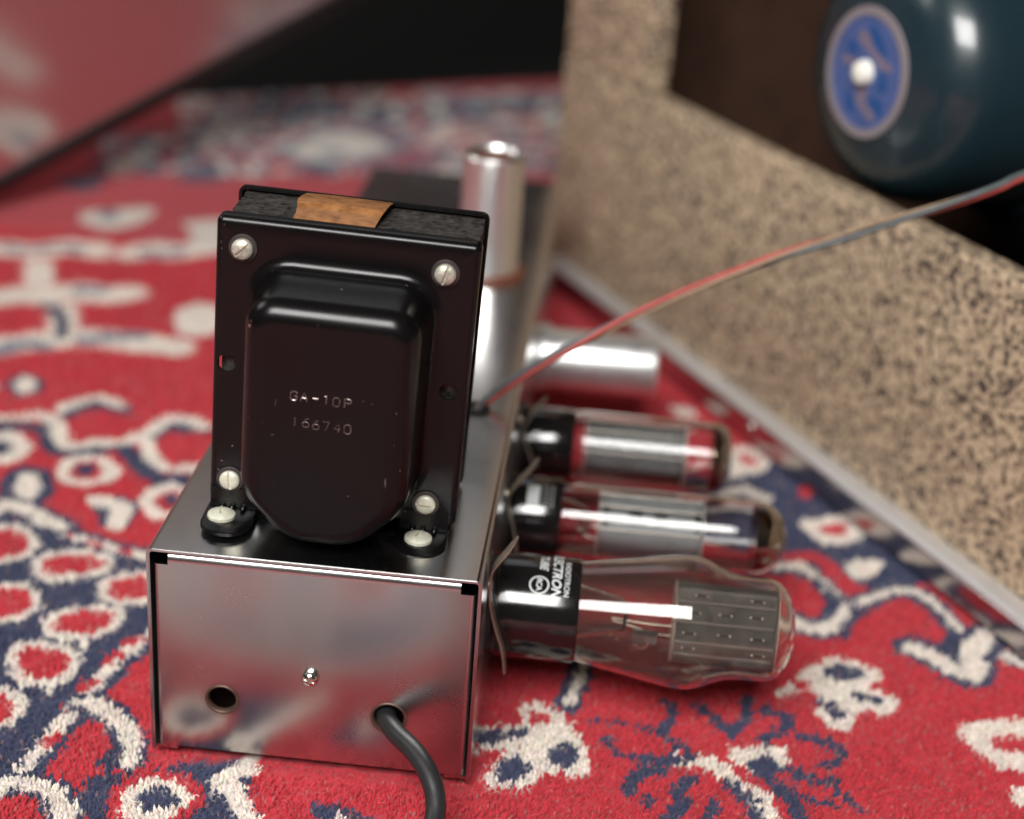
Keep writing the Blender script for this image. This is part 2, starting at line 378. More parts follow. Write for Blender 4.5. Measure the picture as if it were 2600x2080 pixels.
# woven pattern of the rug: filled shapes 'p' and strokes 'l' (kind, colour, stroke width, outline colour, outline width, points in mm)
RUG=[
('p','n',0,None,0,[(-132,151),(-103,142),(-83,132),(-65,125),(-36,116),(-12,76),(-21,69),(-30,42),(-32,25),(-34,5),(-38,-11),(-52,-38)]),
('l','c',5,'n',3,[(-122,148),(-103,142),(-85,136),(-65,126),(-36,119)]),
('l','r',3,None,0,[(-95,138),(-90,136)]),
('l','r',3,None,0,[(-75,130),(-69,128)]),
('l','r',3,None,0,[(-62,125),(-56,123)]),
('l','r',3,None,0,[(-49,122),(-44,120)]),
('p','r',0,'c',4,[(-102,125),(-93,129),(-85,122),(-83,114),(-87,108),(-95,107)]),
('p','r',0,'c',4,[(-74,109),(-66,115),(-56,115),(-51,110),(-55,103),(-68,98)]),
('p','r',0,'c',4,[(-45,99),(-35,104),(-27,101),(-26,93),(-34,87),(-42,89)]),
('p','r',0,'c',4,[(-56,68),(-51,76),(-39,78),(-36,73),(-39,65),(-46,62),(-52,62)]),
('p','r',0,'c',4,[(-60,45),(-59,50),(-49,52),(-42,46),(-43,36),(-52,34)]),
('p','r',0,'c',4,[(-85,84),(-75,88),(-68,80),(-68,72),(-79,68)]),
('p','r',0,'c',4,[(-61,22),(-54,22),(-50,16),(-51,10),(-56,10)]),
('p','c',0,None,0,[(-45,60),(-40,61),(-39,52)]),
('p','c',0,None,0,[(-58,34),(-52,35),(-52,27)]),
('p','c',0,None,0,[(-48,34),(-43,35),(-42,26)]),
('l','c',5,'n',4,[(-19,69),(-26,50),(-29,39),(-31,25),(-33,12),(-35,-3),(-38,-19)]),
('l','r',5,None,0,[(-26,60),(-24,63)]),
('l','r',5,None,0,[(-29,48),(-27,51)]),
('l','r',5,None,0,[(-33,32),(-31,35)]),
('l','r',5,None,0,[(-35,20),(-33,22)]),
('l','r',5,None,0,[(-34,1),(-32,4)]),
('p','n',0,None,0,[(-26,20),(-18,17),(-9,6),(-5,-7),(-12,-9),(-23,2)]),
('p','r',0,None,0,[(-27,13),(-21,14),(-15,4),(-15,-5),(-22,-5),(-28,3)]),
('l','c',6,'n',2,[(-32,24),(-26,24),(-15,15),(-8,6),(-6,-4)]),
('p','n',0,None,0,[(1,-6),(15,0),(27,0),(35,-33),(19,-36),(7,-36),(-12,-31),(-16,-15)]),
('p','c',0,'r',4,[(-4,-19),(0,-12),(9,-10),(17,-15),(17,-23),(9,-31),(0,-29)]),
('p','n',0,None,0,[(1,-19),(7,-14),(14,-18),(13,-23),(5,-25)]),
('p','n',0,None,0,[(-46,-22),(-38,-19),(-23,-18),(-13,-26),(-14,-39),(-20,-42),(-37,-45)]),
('p','r',0,None,0,[(-44,-28),(-35,-24),(-25,-30),(-23,-41),(-37,-45)]),
('l','c',7,'n',2,[(-42,-24),(-35,-19),(-24,-22),(-17,-31),(-14,-41)]),
('p','n',0,None,0,[(14,-4),(25,4),(30,4),(35,1),(32,-7),(39,-21),(46,-31),(31,-34),(23,-19)]),
('l','c',7,None,0,[(30,4),(31,-2),(24,-6),(29,-12),(35,-22),(40,-28),(46,-36)]),
('p','n',0,None,0,[(53,-14),(63,-14),(74,-19),(69,-27),(59,-29),(55,-19)]),
('p','c',0,None,0,[(62,-17),(66,-19),(68,-26),(60,-27)]),
('l','n',9,None,0,[(133,78),(131,66),(128,50)]),
('l','c',4,None,0,[(134,77),(131,63),(129,52)]),
('p','c',0,None,0,[(99,34),(113,36),(112,47),(120,50),(131,38),(138,16),(129,13),(121,10),(119,5),(107,2),(104,8),(110,21),(101,21)]),
('p','n',0,None,0,[(98,31),(116,35),(115,31),(103,23)]),
('p','n',0,None,0,[(134,24),(133,20),(131,17),(128,16),(125,18),(124,22),(124,26),(127,29),(130,30),(133,28)]),
('p','n',0,None,0,[(108,11),(109,18),(115,18),(119,13),(114,7),(108,7)]),
('p','r',0,None,0,[(115,44),(122,44),(123,40),(117,36)]),
('l','c',6,None,0,[(165,27),(175,27),(184,17),(191,12),(195,-3),(196,-15)]),
('p','c',0,None,0,[(182,36),(200,40),(201,31),(192,23),(183,30)]),
('p','n',0,None,0,[(187,30),(196,35),(198,25),(191,21)]),
('l','n',4,None,0,[(162,60),(164,50),(160,40),(168,33),(170,29)]),
('l','n',4,None,0,[(173,58),(179,51),(184,44),(180,47)]),
('l','n',4,None,0,[(190,65),(189,54),(184,44)]),
('l','n',5,None,0,[(196,60),(202,57),(203,51),(195,44),(195,40)]),
('l','n',2,None,0,[(137,43),(150,43),(161,40)]),
('l','n',4,None,0,[(142,34),(145,27),(156,26),(167,28)]),
('l','n',4,None,0,[(207,47),(219,43),(219,36),(212,31)]),
('l','n',4,None,0,[(200,28),(210,23),(216,23)]),
('l','n',4,None,0,[(199,20),(204,14),(214,12)]),
('l','n',3,None,0,[(216,19),(222,12)]),
('l','n',5,None,0,[(160,21),(152,17),(150,8)]),
('l','n',4,None,0,[(156,5),(155,3)]),
('l','n',5,None,0,[(169,18),(165,9),(167,5),(162,-5)]),
('l','n',4,None,0,[(177,7),(174,-3),(175,-9)]),
('l','n',5,None,0,[(181,17),(188,9),(191,-6)]),
('l','n',5,None,0,[(192,23),(200,13),(205,-4)]),
('p','c',0,None,0,[(198,69),(207,80),(213,90),(225,98),(238,92),(238,84),(232,80),(244,74),(238,65),(229,65),(226,55),(218,53),(213,62),(215,72),(207,73)]),
('p','n',0,None,0,[(219,89),(226,94),(233,88),(229,83),(220,84)]),
('p','n',0,None,0,[(227,77),(239,74),(237,70),(228,72)]),
('p','n',0,None,0,[(214,70),(220,69),(224,61),(219,58)]),
('p','r',0,None,0,[(206,80),(213,81),(213,76),(207,74)]),
('p','c',0,None,0,[(261,60),(267,65),(289,71),(293,61),(273,59),(273,51),(285,50),(283,40),(271,42),(266,50)]),
('p','c',0,None,0,[(273,30),(281,34),(283,20),(273,21)]),
('p','n',0,None,0,[(171,233),(191,234),(205,251),(213,257),(228,242),(249,202),(272,163),(259,156),(239,150),(226,175),(211,170),(192,166),(170,185)]),
('p','c',0,None,0,[(192,264),(201,269),(211,257),(207,247),(200,240),(191,235)]),
('p','r',0,None,0,[(196,261),(203,261),(207,252),(199,248)]),
('p','r',0,'c',7,[(227,198),(238,201),(238,194),(232,189),(228,192)]),
('p','c',0,None,0,[(218,198),(227,205),(226,192),(221,191)]),
('p','c',0,None,0,[(235,168),(239,171),(250,174),(248,164),(241,156),(235,160)]),
('l','c',6,None,0,[(181,210),(188,219),(198,225),(206,218)]),
('p','r',0,None,0,[(227,229),(226,224),(224,220),(222,220),(221,223),(221,228),(222,233),(224,237),(226,237),(227,234)]),
('l','c',6,'n',2,[(199,156),(210,161),(219,161),(224,149),(231,135),(240,141),(254,150),(263,149),(268,136),(273,126),(282,117),(293,106)]),
('l','c',7,'n',3,[(231,134),(227,124),(221,115),(212,119),(197,118)]),
('l','n',4,None,0,[(229,113),(231,122),(241,137),(251,144),(259,146),(266,136),(270,122),(265,112)]),
('l','n',4,None,0,[(199,156),(210,155),(218,155),(228,140),(226,129),(222,123)]),
('l','c',9,'n',4,[(282,122),(275,110),(275,99),(269,95),(262,103),(254,109)]),
('p','c',0,None,0,[(164,309),(175,308),(180,294),(169,295)]),
('p','r',0,None,0,[(137,314),(162,316),(167,289),(137,286)]),
('l','c',22,'s',3,[(-224,438),(-197,440),(-182,451),(-161,449)]),
('l','c',21,'s',3,[(-145,450),(-135,461),(-121,459),(-96,483)]),
('l','c',14,'s',3,[(-189,420),(-172,379),(-155,361),(-139,318)]),
('l','c',23,'s',3,[(-194,362),(-180,373),(-168,373),(-154,384),(-140,382),(-129,388)]),
('l','c',21,'s',3,[(-170,300),(-131,322),(-98,323),(-84,321)]),
('l','b',9,None,0,[(-215,442),(-201,441),(-189,448),(-175,448)]),
('l','b',8,None,0,[(-139,453),(-126,454),(-120,462)]),
('l','b',8,None,0,[(-154,387),(-142,389)]),
('l','b',11,None,0,[(-163,297),(-156,306),(-145,308)]),
('l','b',11,None,0,[(-128,319),(-118,326),(-105,332)]),
('l','n',6,None,0,[(-157,358),(-148,341),(-141,322)]),
('l','n',6,None,0,[(-163,359),(-159,354)]),
('p','c',0,None,0,[(-96,371),(-87,382),(-75,377),(-67,347),(-83,337),(-92,353)]),
('p','c',0,'n',3,[(-132,262),(-131,257),(-133,253),(-136,252),(-140,255),(-143,260),(-144,265),(-142,269),(-139,270),(-135,268)]),
('p','c',0,None,0,[(-194,512),(-161,534),(-152,510),(-169,486),(-188,495)]),
('p','b',0,None,0,[(-171,515),(-171,509),(-173,504),(-177,503),(-181,506),(-184,511),(-185,518),(-183,523),(-179,524),(-175,521)]),
('p','c',0,None,0,[(-131,509),(-107,527),(-98,489),(-116,481)]),
('l','n',9,None,0,[(-136,214),(-114,218),(-100,198),(-87,201),(-75,207),(-66,197),(-51,181),(-35,185)]),
('l','c',7,None,0,[(-139,222),(-114,229),(-99,204),(-88,209),(-74,213),(-69,221),(-53,192),(-34,196)]),
('l','n',8,None,0,[(-108,234),(-102,245),(-95,245),(-85,245)]),
('l','c',7,None,0,[(-113,239),(-106,249),(-98,254),(-88,249)]),
('l','n',8,None,0,[(-63,222),(-60,234),(-51,231),(-44,233)]),
('l','c',7,None,0,[(-67,225),(-63,240),(-53,240),(-46,235)]),
('p','r',0,'c',6,[(-75,185),(-74,180),(-77,176),(-81,175),(-86,177),(-88,182),(-89,187),(-86,191),(-82,192),(-78,189)]),
('p','n',0,None,0,[(-79,184),(-79,181),(-80,179),(-83,178),(-86,180),(-87,182),(-87,185),(-86,187),(-83,188),(-80,187)]),
('p','r',0,'c',6,[(-36,165),(-36,159),(-37,155),(-41,154),(-44,157),(-47,162),(-47,168),(-46,172),(-42,173),(-39,170)]),
('p','n',0,None,0,[(-36,165),(-36,163),(-38,161),(-40,160),(-43,161),(-44,164),(-44,166),(-43,168),(-40,169),(-38,168)]),
('p','n',0,'c',8,[(-119,196),(-119,192),(-120,189),(-123,188),(-126,190),(-128,194),(-129,199),(-128,202),(-125,203),(-122,201)]),
('p','c',0,'n',6,[(-95,165),(-94,158),(-95,153),(-98,152),(-102,156),(-105,163),(-107,170),(-106,176),(-103,176),(-99,172)]),
('p','n',0,None,0,[(-74,160),(-57,163),(-50,151),(-52,139),(-60,137)]),
('l','c',9,None,0,[(-69,158),(-58,155),(-56,141)]),
('l','c',8,'n',3,[(-107,140),(-101,148),(-88,141),(-76,134)]),
('p','c',0,None,0,[(-107,675),(-99,722),(-77,761),(-45,741),(-30,719),(-69,666)]),
('p','n',0,None,0,[(-129,613),(-130,605),(-137,597),(-147,594),(-157,596),(-162,603),(-161,611),(-154,619),(-144,622),(-134,620)]),
('p','n',0,None,0,[(-55,651),(-57,642),(-63,635),(-73,632),(-82,634),(-86,640),(-85,649),(-78,656),(-68,659),(-59,657)]),
('p','n',0,None,0,[(-199,572),(-199,563),(-204,556),(-213,553),(-222,556),(-227,563),(-227,572),(-222,579),(-213,582),(-204,579)]),
('l','n',10,None,0,[(-22,668),(15,667),(89,748)]),
('p','c',0,'n',4,[(-206,820),(-205,814),(-208,809),(-212,807),(-217,809),(-220,814),(-220,821),(-218,826),(-213,827),(-209,825)]),
('p','c',0,'b',4,[(-195,822),(-194,816),(-196,811),(-199,810),(-203,813),(-205,818),(-206,825),(-204,829),(-201,831),(-197,828)]),
('p','c',0,'n',4,[(-183,830),(-183,825),(-186,821),(-190,819),(-194,821),(-197,825),(-196,830),(-194,835),(-190,836),(-186,834)]),
('p','b',0,'b',4,[(-167,834),(-167,830),(-170,826),(-175,825),(-179,826),(-181,829),(-180,833),(-178,837),(-173,838),(-169,837)]),
('p','c',0,'n',4,[(-166,843),(-166,839),(-167,835),(-170,834),(-173,836),(-175,840),(-175,844),(-174,848),(-171,849),(-168,847)]),
('p','n',0,'n',4,[(-145,848),(-145,842),(-147,837),(-151,836),(-155,838),(-157,843),(-157,849),(-155,854),(-151,855),(-147,853)]),
('p','n',0,'c',4,[(-135,844),(-135,837),(-139,832),(-143,830),(-148,832),(-151,838),(-151,845),(-148,850),(-143,852),(-138,850)]),
('p','b',0,None,4,[(-128,853),(-128,848),(-130,844),(-133,843),(-137,845),(-138,849),(-138,854),(-137,858),(-133,859),(-130,857)]),
('p','c',0,'b',4,[(-110,856),(-110,850),(-112,845),(-115,844),(-118,847),(-120,852),(-121,859),(-119,864),(-116,865),(-112,862)]),
('p','g',0,None,4,[(-96,868),(-96,863),(-99,860),(-104,858),(-108,859),(-110,862),(-109,867),(-106,870),(-102,872),(-98,871)]),
('p','s',0,'c',4,[(-83,870),(-83,864),(-84,859),(-87,859),(-90,861),(-92,867),(-92,874),(-91,878),(-88,879),(-85,876)]),
('p','g',0,'n',4,[(-75,868),(-75,864),(-77,860),(-79,859),(-82,861),(-83,865),(-83,869),(-82,873),(-79,874),(-76,872)]),
('p','g',0,'c',4,[(-64,879),(-64,874),(-67,870),(-70,868),(-73,870),(-75,875),(-75,880),(-73,884),(-69,885),(-66,884)]),
('p','r',0,None,4,[(-43,889),(-44,884),(-48,880),(-52,878),(-57,879),(-59,883),(-58,887),(-54,891),(-50,893),(-45,892)]),
('p','r',0,None,4,[(-35,887),(-35,882),(-39,877),(-44,875),(-48,877),(-51,881),(-50,887),(-46,891),(-41,893),(-37,891)]),
('p','b',0,'c',4,[(-21,894),(-22,888),(-25,883),(-30,881),(-34,883),(-36,889),(-36,895),(-33,900),(-28,902),(-24,900)]),
('p','c',0,'b',4,[(-5,902),(-5,896),(-7,892),(-10,891),(-13,894),(-14,899),(-14,905),(-12,910),(-9,911),(-7,908)]),
('p','r',0,'b',4,[(3,899),(2,893),(-1,888),(-6,886),(-10,888),(-12,893),(-12,899),(-8,904),(-3,905),(1,904)]),
('p','c',0,'n',4,[(18,901),(17,896),(13,892),(8,890),(4,891),(2,896),(3,901),(7,906),(11,907),(16,906)]),
('p','b',0,None,4,[(30,909),(29,902),(26,897),(22,895),(18,898),(16,904),(16,911),(20,916),(24,918),(28,915)]),
('p','c',0,'b',4,[(44,919),(43,913),(39,909),(34,907),(30,908),(28,913),(29,918),(33,923),(38,924),(42,923)]),
('p','b',0,'b',4,[(66,924),(64,918),(60,913),(55,911),(50,913),(48,917),(50,923),(54,928),(59,931),(64,929)]),
('p','r',0,'n',4,[(74,931),(73,925),(70,920),(67,919),(64,921),(62,926),(63,932),(66,936),(69,938),(72,936)]),
('p','b',0,'c',4,[(84,928),(83,922),(79,917),(75,916),(71,918),(69,923),(70,929),(74,934),(78,936),(82,933)]),
('p','r',0,'c',4,[(-201,801),(-201,795),(-202,790),(-204,790),(-207,792),(-209,798),(-210,803),(-209,808),(-207,809),(-204,806)]),
('p','r',0,'c',4,[(-184,805),(-183,800),(-185,795),(-188,794),(-192,796),(-194,801),(-194,807),(-193,812),(-189,813),(-186,810)]),
('p','r',0,'n',4,[(-169,815),(-169,810),(-173,806),(-177,804),(-182,806),(-184,809),(-184,814),(-181,819),(-176,820),(-172,819)]),
('p','r',0,'c',4,[(-162,820),(-162,816),(-164,812),(-167,811),(-171,813),(-173,817),(-173,821),(-171,825),(-167,826),(-164,824)]),
('p','r',0,'b',4,[(-147,819),(-146,814),(-148,809),(-151,808),(-155,811),(-157,815),(-157,821),(-155,825),(-152,827),(-149,824)]),
('p','g',0,'n',4,[(-135,821),(-136,815),(-139,809),(-143,808),(-148,810),(-151,816),(-151,822),(-148,828),(-143,830),(-138,827)]),
('p','r',0,None,4,[(-123,833),(-124,828),(-127,823),(-132,822),(-136,823),(-139,828),(-138,833),(-135,837),(-130,839),(-126,838)]),
('p','b',0,'b',4,[(-109,832),(-109,826),(-112,821),(-116,819),(-120,822),(-122,827),(-122,834),(-120,839),(-116,841),(-112,838)]),
('p','r',0,'n',4,[(-101,837),(-101,833),(-104,830),(-108,828),(-112,829),(-114,832),(-114,836),(-111,840),(-107,842),(-103,841)]),
('p','b',0,None,4,[(-88,842),(-88,836),(-89,831),(-92,830),(-95,833),(-97,838),(-97,844),(-96,848),(-93,849),(-90,847)]),
('p','b',0,'c',4,[(-72,844),(-72,839),(-73,836),(-76,835),(-79,837),(-80,840),(-80,845),(-78,848),(-76,849),(-73,847)]),
('p','c',0,None,4,[(-58,854),(-59,849),(-61,845),(-65,844),(-68,845),(-70,850),(-70,855),(-67,859),(-64,860),(-60,858)]),
('p','r',0,'c',4,[(-51,859),(-51,854),(-53,850),(-55,850),(-58,852),(-59,856),(-59,862),(-58,865),(-55,866),(-53,864)]),
('p','r',0,'c',4,[(-31,860),(-32,854),(-36,849),(-41,847),(-45,849),(-47,854),(-47,860),(-43,865),(-38,866),(-34,865)]),
('p','r',0,'c',4,[(-26,865),(-27,860),(-30,856),(-35,854),(-40,856),(-42,859),(-41,865),(-37,869),(-32,871),(-28,869)]),
('p','r',0,'b',4,[(-9,873),(-9,869),(-12,865),(-16,864),(-19,865),(-21,869),(-20,873),(-17,877),(-14,879),(-10,877)]),
('p','b',0,None,4,[(3,872),(3,867),(0,862),(-5,861),(-8,862),(-10,867),(-9,872),(-6,876),(-2,878),(2,876)]),
('p','b',0,'b',4,[(13,882),(12,875),(10,870),(7,869),(3,872),(2,878),(2,885),(4,890),(8,892),(11,889)]),
('p','g',0,'b',4,[(27,880),(26,873),(24,868),(21,867),(18,870),(16,876),(16,883),(19,889),(22,890),(25,887)]),
('p','b',0,'c',4,[(41,887),(40,882),(37,878),(33,876),(29,878),(27,882),(28,887),(31,891),(35,893),(39,891)]),
('p','r',0,'c',4,[(56,898),(55,892),(51,888),(46,886),(42,887),(40,891),(41,897),(45,901),(50,903),(54,902)]),
('p','g',0,'n',4,[(63,905),(62,900),(60,897),(56,896),(53,897),(52,901),(53,905),(55,908),(59,910),(62,908)]),
('p','r',0,None,4,[(83,912),(82,906),(80,902),(76,901),(73,903),(72,908),(73,914),(75,918),(79,920),(82,917)]),
('p','b',0,'b',4,[(93,913),(92,908),(88,903),(84,902),(80,903),(78,907),(79,913),(83,917),(88,919),(91,917)]),
('p','c',0,'c',4,[(-198,779),(-198,775),(-199,772),(-202,771),(-204,773),(-206,776),(-206,780),(-205,783),(-202,784),(-200,782)]),
('p','r',0,'c',4,[(-185,785),(-185,782),(-188,778),(-192,777),(-196,778),(-198,781),(-198,784),(-195,788),(-191,789),(-187,788)]),
('p','b',0,'b',4,[(-176,784),(-176,780),(-177,777),(-180,776),(-182,778),(-184,781),(-184,786),(-183,789),(-180,790),(-178,788)]),
('p','n',0,'b',4,[(-163,796),(-163,790),(-164,786),(-166,785),(-169,788),(-171,793),(-172,799),(-170,803),(-168,804),(-165,801)]),
('p','g',0,'b',4,[(-147,795),(-148,789),(-150,784),(-155,783),(-159,785),(-162,790),(-162,796),(-159,801),(-155,803),(-150,801)]),
('p','n',0,None,4,[(-137,798),(-137,793),(-140,788),(-145,787),(-149,788),(-151,792),(-151,797),(-148,802),(-144,803),(-139,802)]),
('p','s',0,'b',4,[(-129,810),(-129,804),(-131,800),(-135,798),(-138,800),(-141,805),(-141,811),(-138,815),(-135,817),(-131,815)]),
('p','g',0,'c',4,[(-110,815),(-111,808),(-113,804),(-117,802),(-121,804),(-124,810),(-124,816),(-121,821),(-117,823),(-113,820)]),
('p','c',0,None,4,[(-103,814),(-103,810),(-105,807),(-108,806),(-110,808),(-112,811),(-112,816),(-110,819),(-108,820),(-105,818)]),
('p','c',0,None,4,[(-87,818),(-88,813),(-90,809),(-93,808),(-96,810),(-98,814),(-98,819),(-96,823),(-93,824),(-89,822)]),
('p','c',0,None,4,[(-74,822),(-74,818),(-76,815),(-79,814),(-82,816),(-83,819),(-83,823),(-81,826),(-78,827),(-76,826)]),
('p','r',0,'n',4,[(-63,832),(-63,827),(-66,823),(-71,821),(-74,823),(-77,827),(-76,833),(-73,837),(-69,839),(-65,837)]),
('p','b',0,None,4,[(-53,833),(-54,829),(-55,825),(-58,824),(-61,826),(-62,830),(-62,834),(-60,838),(-57,839),(-55,837)]),
('p','r',0,'b',4,[(-40,834),(-40,829),(-42,825),(-44,824),(-47,826),(-49,831),(-49,837),(-47,841),(-44,842),(-42,839)]),
('p','s',0,'b',4,[(-26,846),(-26,840),(-28,836),(-31,835),(-34,837),(-35,843),(-35,849),(-33,853),(-31,854),(-28,851)]),
('p','r',0,'c',4,[(-13,842),(-14,838),(-17,834),(-22,832),(-26,833),(-28,837),(-27,841),(-24,845),(-19,847),(-15,846)]),
('p','r',0,'n',4,[(-3,849),(-4,843),(-8,839),(-13,837),(-17,839),(-19,843),(-18,849),(-15,854),(-10,856),(-6,854)]),
('p','r',0,'n',4,[(10,855),(9,850),(6,846),(1,844),(-3,845),(-5,849),(-4,854),(-1,858),(4,860),(8,859)]),
('p','g',0,None,4,[(28,858),(27,853),(23,849),(19,848),(15,849),(13,853),(14,857),(18,861),(22,863),(26,862)]),
('p','c',0,'b',4,[(36,869),(35,865),(33,862),(30,861),(28,862),(27,866),(27,870),(29,874),(32,875),(35,873)]),
('p','g',0,None,4,[(49,866),(48,861),(44,857),(39,855),(35,856),(33,860),(34,864),(38,868),(43,870),(48,869)]),
('p','b',0,'n',4,[(65,877),(64,871),(60,867),(55,865),(50,866),(48,871),(50,876),(53,881),(59,883),(63,881)]),
('p','g',0,'b',4,[(79,885),(78,881),(74,877),(70,875),(66,876),(64,880),(65,884),(69,888),(74,890),(78,889)]),
('p','r',0,'b',4,[(89,888),(88,881),(84,876),(79,874),(75,876),(73,881),(74,888),(78,893),(83,895),(88,893)]),
('p','r',0,'b',4,[(-186,759),(-186,753),(-188,749),(-192,747),(-196,750),(-198,754),(-198,760),(-196,765),(-193,766),(-189,764)]),
('p','c',0,'n',4,[(-171,768),(-171,763),(-173,759),(-177,758),(-180,759),(-183,764),(-183,769),(-180,773),(-177,774),(-173,772)]),
('p','c',0,'b',4,[(-166,772),(-166,768),(-167,765),(-170,764),(-173,766),(-175,769),(-175,773),(-173,776),(-170,777),(-168,776)]),
('p','r',0,'b',4,[(-150,774),(-150,770),(-151,766),(-153,765),(-156,767),(-157,772),(-158,776),(-157,780),(-154,781),(-152,779)]),
('p','n',0,'c',4,[(-142,777),(-142,773),(-144,770),(-147,769),(-149,771),(-151,774),(-151,778),(-149,781),(-147,782),(-144,781)]),
('p','g',0,'c',4,[(-125,779),(-125,775),(-127,772),(-129,771),(-132,773),(-134,776),(-134,780),(-132,784),(-130,785),(-127,783)]),
('p','n',0,'c',4,[(-114,785),(-114,779),(-115,774),(-118,773),(-120,776),(-122,782),(-123,788),(-122,792),(-119,793),(-116,790)]),
('p','c',0,'b',4,[(-100,794),(-100,788),(-103,784),(-107,782),(-110,784),(-113,789),(-113,795),(-110,799),(-106,801),(-102,798)]),
('p','r',0,'n',4,[(-90,799),(-90,794),(-92,790),(-95,789),(-98,791),(-100,796),(-100,801),(-98,805),(-95,807),(-92,804)]),
('p','n',0,'c',4,[(-83,796),(-83,791),(-86,787),(-90,785),(-93,787),(-96,792),(-95,797),(-93,801),(-89,803),(-85,801)]),
('p','r',0,'b',4,[(-67,807),(-67,802),(-69,797),(-72,796),(-76,799),(-77,804),(-77,810),(-76,814),(-72,815),(-69,813)]),
('p','n',0,'b',4,[(-57,811),(-58,805),(-61,800),(-66,799),(-70,800),(-72,805),(-72,811),(-68,815),(-64,817),(-59,815)]),
('p','g',0,'b',4,[(-43,815),(-43,809),(-45,805),(-47,804),(-50,807),(-52,812),(-52,818),(-50,822),(-47,823),(-45,821)]),
('p','r',0,'n',4,[(-33,822),(-33,816),(-37,811),(-41,809),(-46,811),(-48,816),(-47,822),(-44,827),(-39,829),(-35,827)]),
('p','g',0,None,4,[(-17,823),(-17,818),(-19,815),(-21,814),(-24,816),(-25,820),(-25,824),(-23,827),(-20,828),(-18,826)]),
('p','c',0,'c',4,[(-6,823),(-7,818),(-9,815),(-12,813),(-15,815),(-17,820),(-16,825),(-14,828),(-11,829),(-8,828)]),
('p','n',0,'b',4,[(7,827),(7,822),(5,818),(2,817),(-1,819),(-2,824),(-2,829),(0,833),(3,834),(6,832)]),
('p','r',0,'n',4,[(18,838),(17,833),(13,830),(9,828),(5,829),(3,832),(4,837),(7,840),(12,842),(16,841)]),
('p','n',0,'c',4,[(34,837),(33,832),(30,828),(26,826),(22,828),(21,832),(21,837),(24,842),(29,843),(32,841)]),
('p','s',0,None,4,[(45,844),(44,840),(41,836),(37,835),(34,836),(32,840),(33,844),(36,847),(40,849),(43,848)]),
('p','g',0,None,4,[(63,853),(62,846),(58,841),(54,839),(49,842),(47,848),(48,855),(52,860),(57,862),(61,860)]),
('p','r',0,'n',4,[(69,854),(68,849),(64,844),(59,843),(55,844),(54,848),(55,853),(58,857),(63,859),(67,858)]),
('p','c',0,'n',4,[(85,860),(84,853),(81,847),(76,846),(72,848),(70,854),(71,861),(75,867),(79,869),(83,866)]),
('p','n',0,'c',4,[(93,862),(92,858),(90,854),(87,853),(85,855),(84,859),(85,864),(87,867),(89,868),(92,866)]),
('p','c',0,None,4,[(-183,737),(-183,733),(-185,730),(-188,728),(-191,730),(-193,733),(-193,738),(-191,741),(-188,742),(-185,741)]),
('p','b',0,None,4,[(-171,743),(-171,739),(-174,735),(-177,734),(-181,735),(-183,739),(-183,744),(-181,748),(-177,749),(-174,747)]),
('p','r',0,'n',4,[(-163,746),(-162,740),(-164,737),(-166,736),(-169,738),(-171,743),(-172,748),(-170,752),(-168,753),(-165,751)]),
('p','b',0,'c',4,[(-155,753),(-155,747),(-156,744),(-159,743),(-162,745),(-164,749),(-165,754),(-163,758),(-160,759),(-157,757)]),
('p','c',0,'n',4,[(-146,753),(-146,750),(-148,747),(-150,746),(-152,748),(-154,751),(-154,754),(-152,757),(-150,758),(-148,756)]),
('p','r',0,'n',4,[(-125,762),(-125,757),(-128,753),(-133,751),(-137,753),(-139,757),(-139,762),(-136,766),(-132,768),(-127,766)]),
('p','n',0,'n',4,[(-119,767),(-119,764),(-121,761),(-124,760),(-127,761),(-129,764),(-128,767),(-126,770),(-123,771),(-120,770)]),
('p','b',0,'b',4,[(-104,773),(-105,769),(-107,766),(-111,764),(-115,765),(-116,769),(-116,773),(-113,776),(-110,777),(-106,776)]),
('p','r',0,'b',4,[(-92,777),(-93,773),(-95,769),(-98,768),(-102,770),(-103,773),(-103,777),(-101,781),(-97,782),(-94,780)]),
('p','b',0,None,4,[(-85,780),(-85,774),(-88,769),(-91,768),(-95,770),(-97,776),(-97,782),(-95,787),(-91,788),(-88,786)]),
('p','s',0,None,4,[(-72,777),(-73,773),(-76,770),(-80,768),(-83,769),(-85,773),(-85,777),(-82,780),(-78,782),(-74,781)]),
('p','g',0,'b',4,[(-61,784),(-62,779),(-65,775),(-69,774),(-72,775),(-74,779),(-74,783),(-71,787),(-67,789),(-63,787)]),
('p','n',0,'n',4,[(-50,791),(-50,786),(-52,782),(-55,781),(-58,783),(-60,787),(-59,792),(-57,796),(-54,797),(-51,795)]),
('p','c',0,'n',4,[(-34,791),(-35,786),(-37,782),(-41,781),(-45,782),(-47,786),(-46,791),(-43,795),(-40,796),(-36,795)]),
('p','s',0,None,4,[(-27,799),(-27,795),(-29,792),(-31,791),(-34,793),(-35,796),(-35,800),(-33,803),(-31,804),(-28,803)]),
('p','n',0,'b',4,[(-6,806),(-7,800),(-10,796),(-14,794),(-18,796),(-21,801),(-20,807),(-17,812),(-12,813),(-8,811)]),
('p','c',0,None,4,[(6,805),(5,800),(2,796),(-2,794),(-6,796),(-8,800),(-7,804),(-4,808),(0,810),(4,809)]),
('p','b',0,None,4,[(13,810),(12,806),(9,802),(4,801),(1,802),(-1,805),(0,809),(3,812),(8,814),(11,813)]),
('p','g',0,'b',4,[(29,816),(28,811),(26,806),(22,805),(18,807),(17,812),(17,818),(20,822),(24,824),(27,821)]),
('p','c',0,'c',4,[(45,819),(44,813),(42,808),(38,807),(34,809),(33,815),(33,821),(36,825),(40,827),(43,824)]),
('p','n',0,None,4,[(56,831),(55,827),(53,824),(49,823),(47,824),(45,827),(46,831),(49,835),(52,836),(55,834)]),
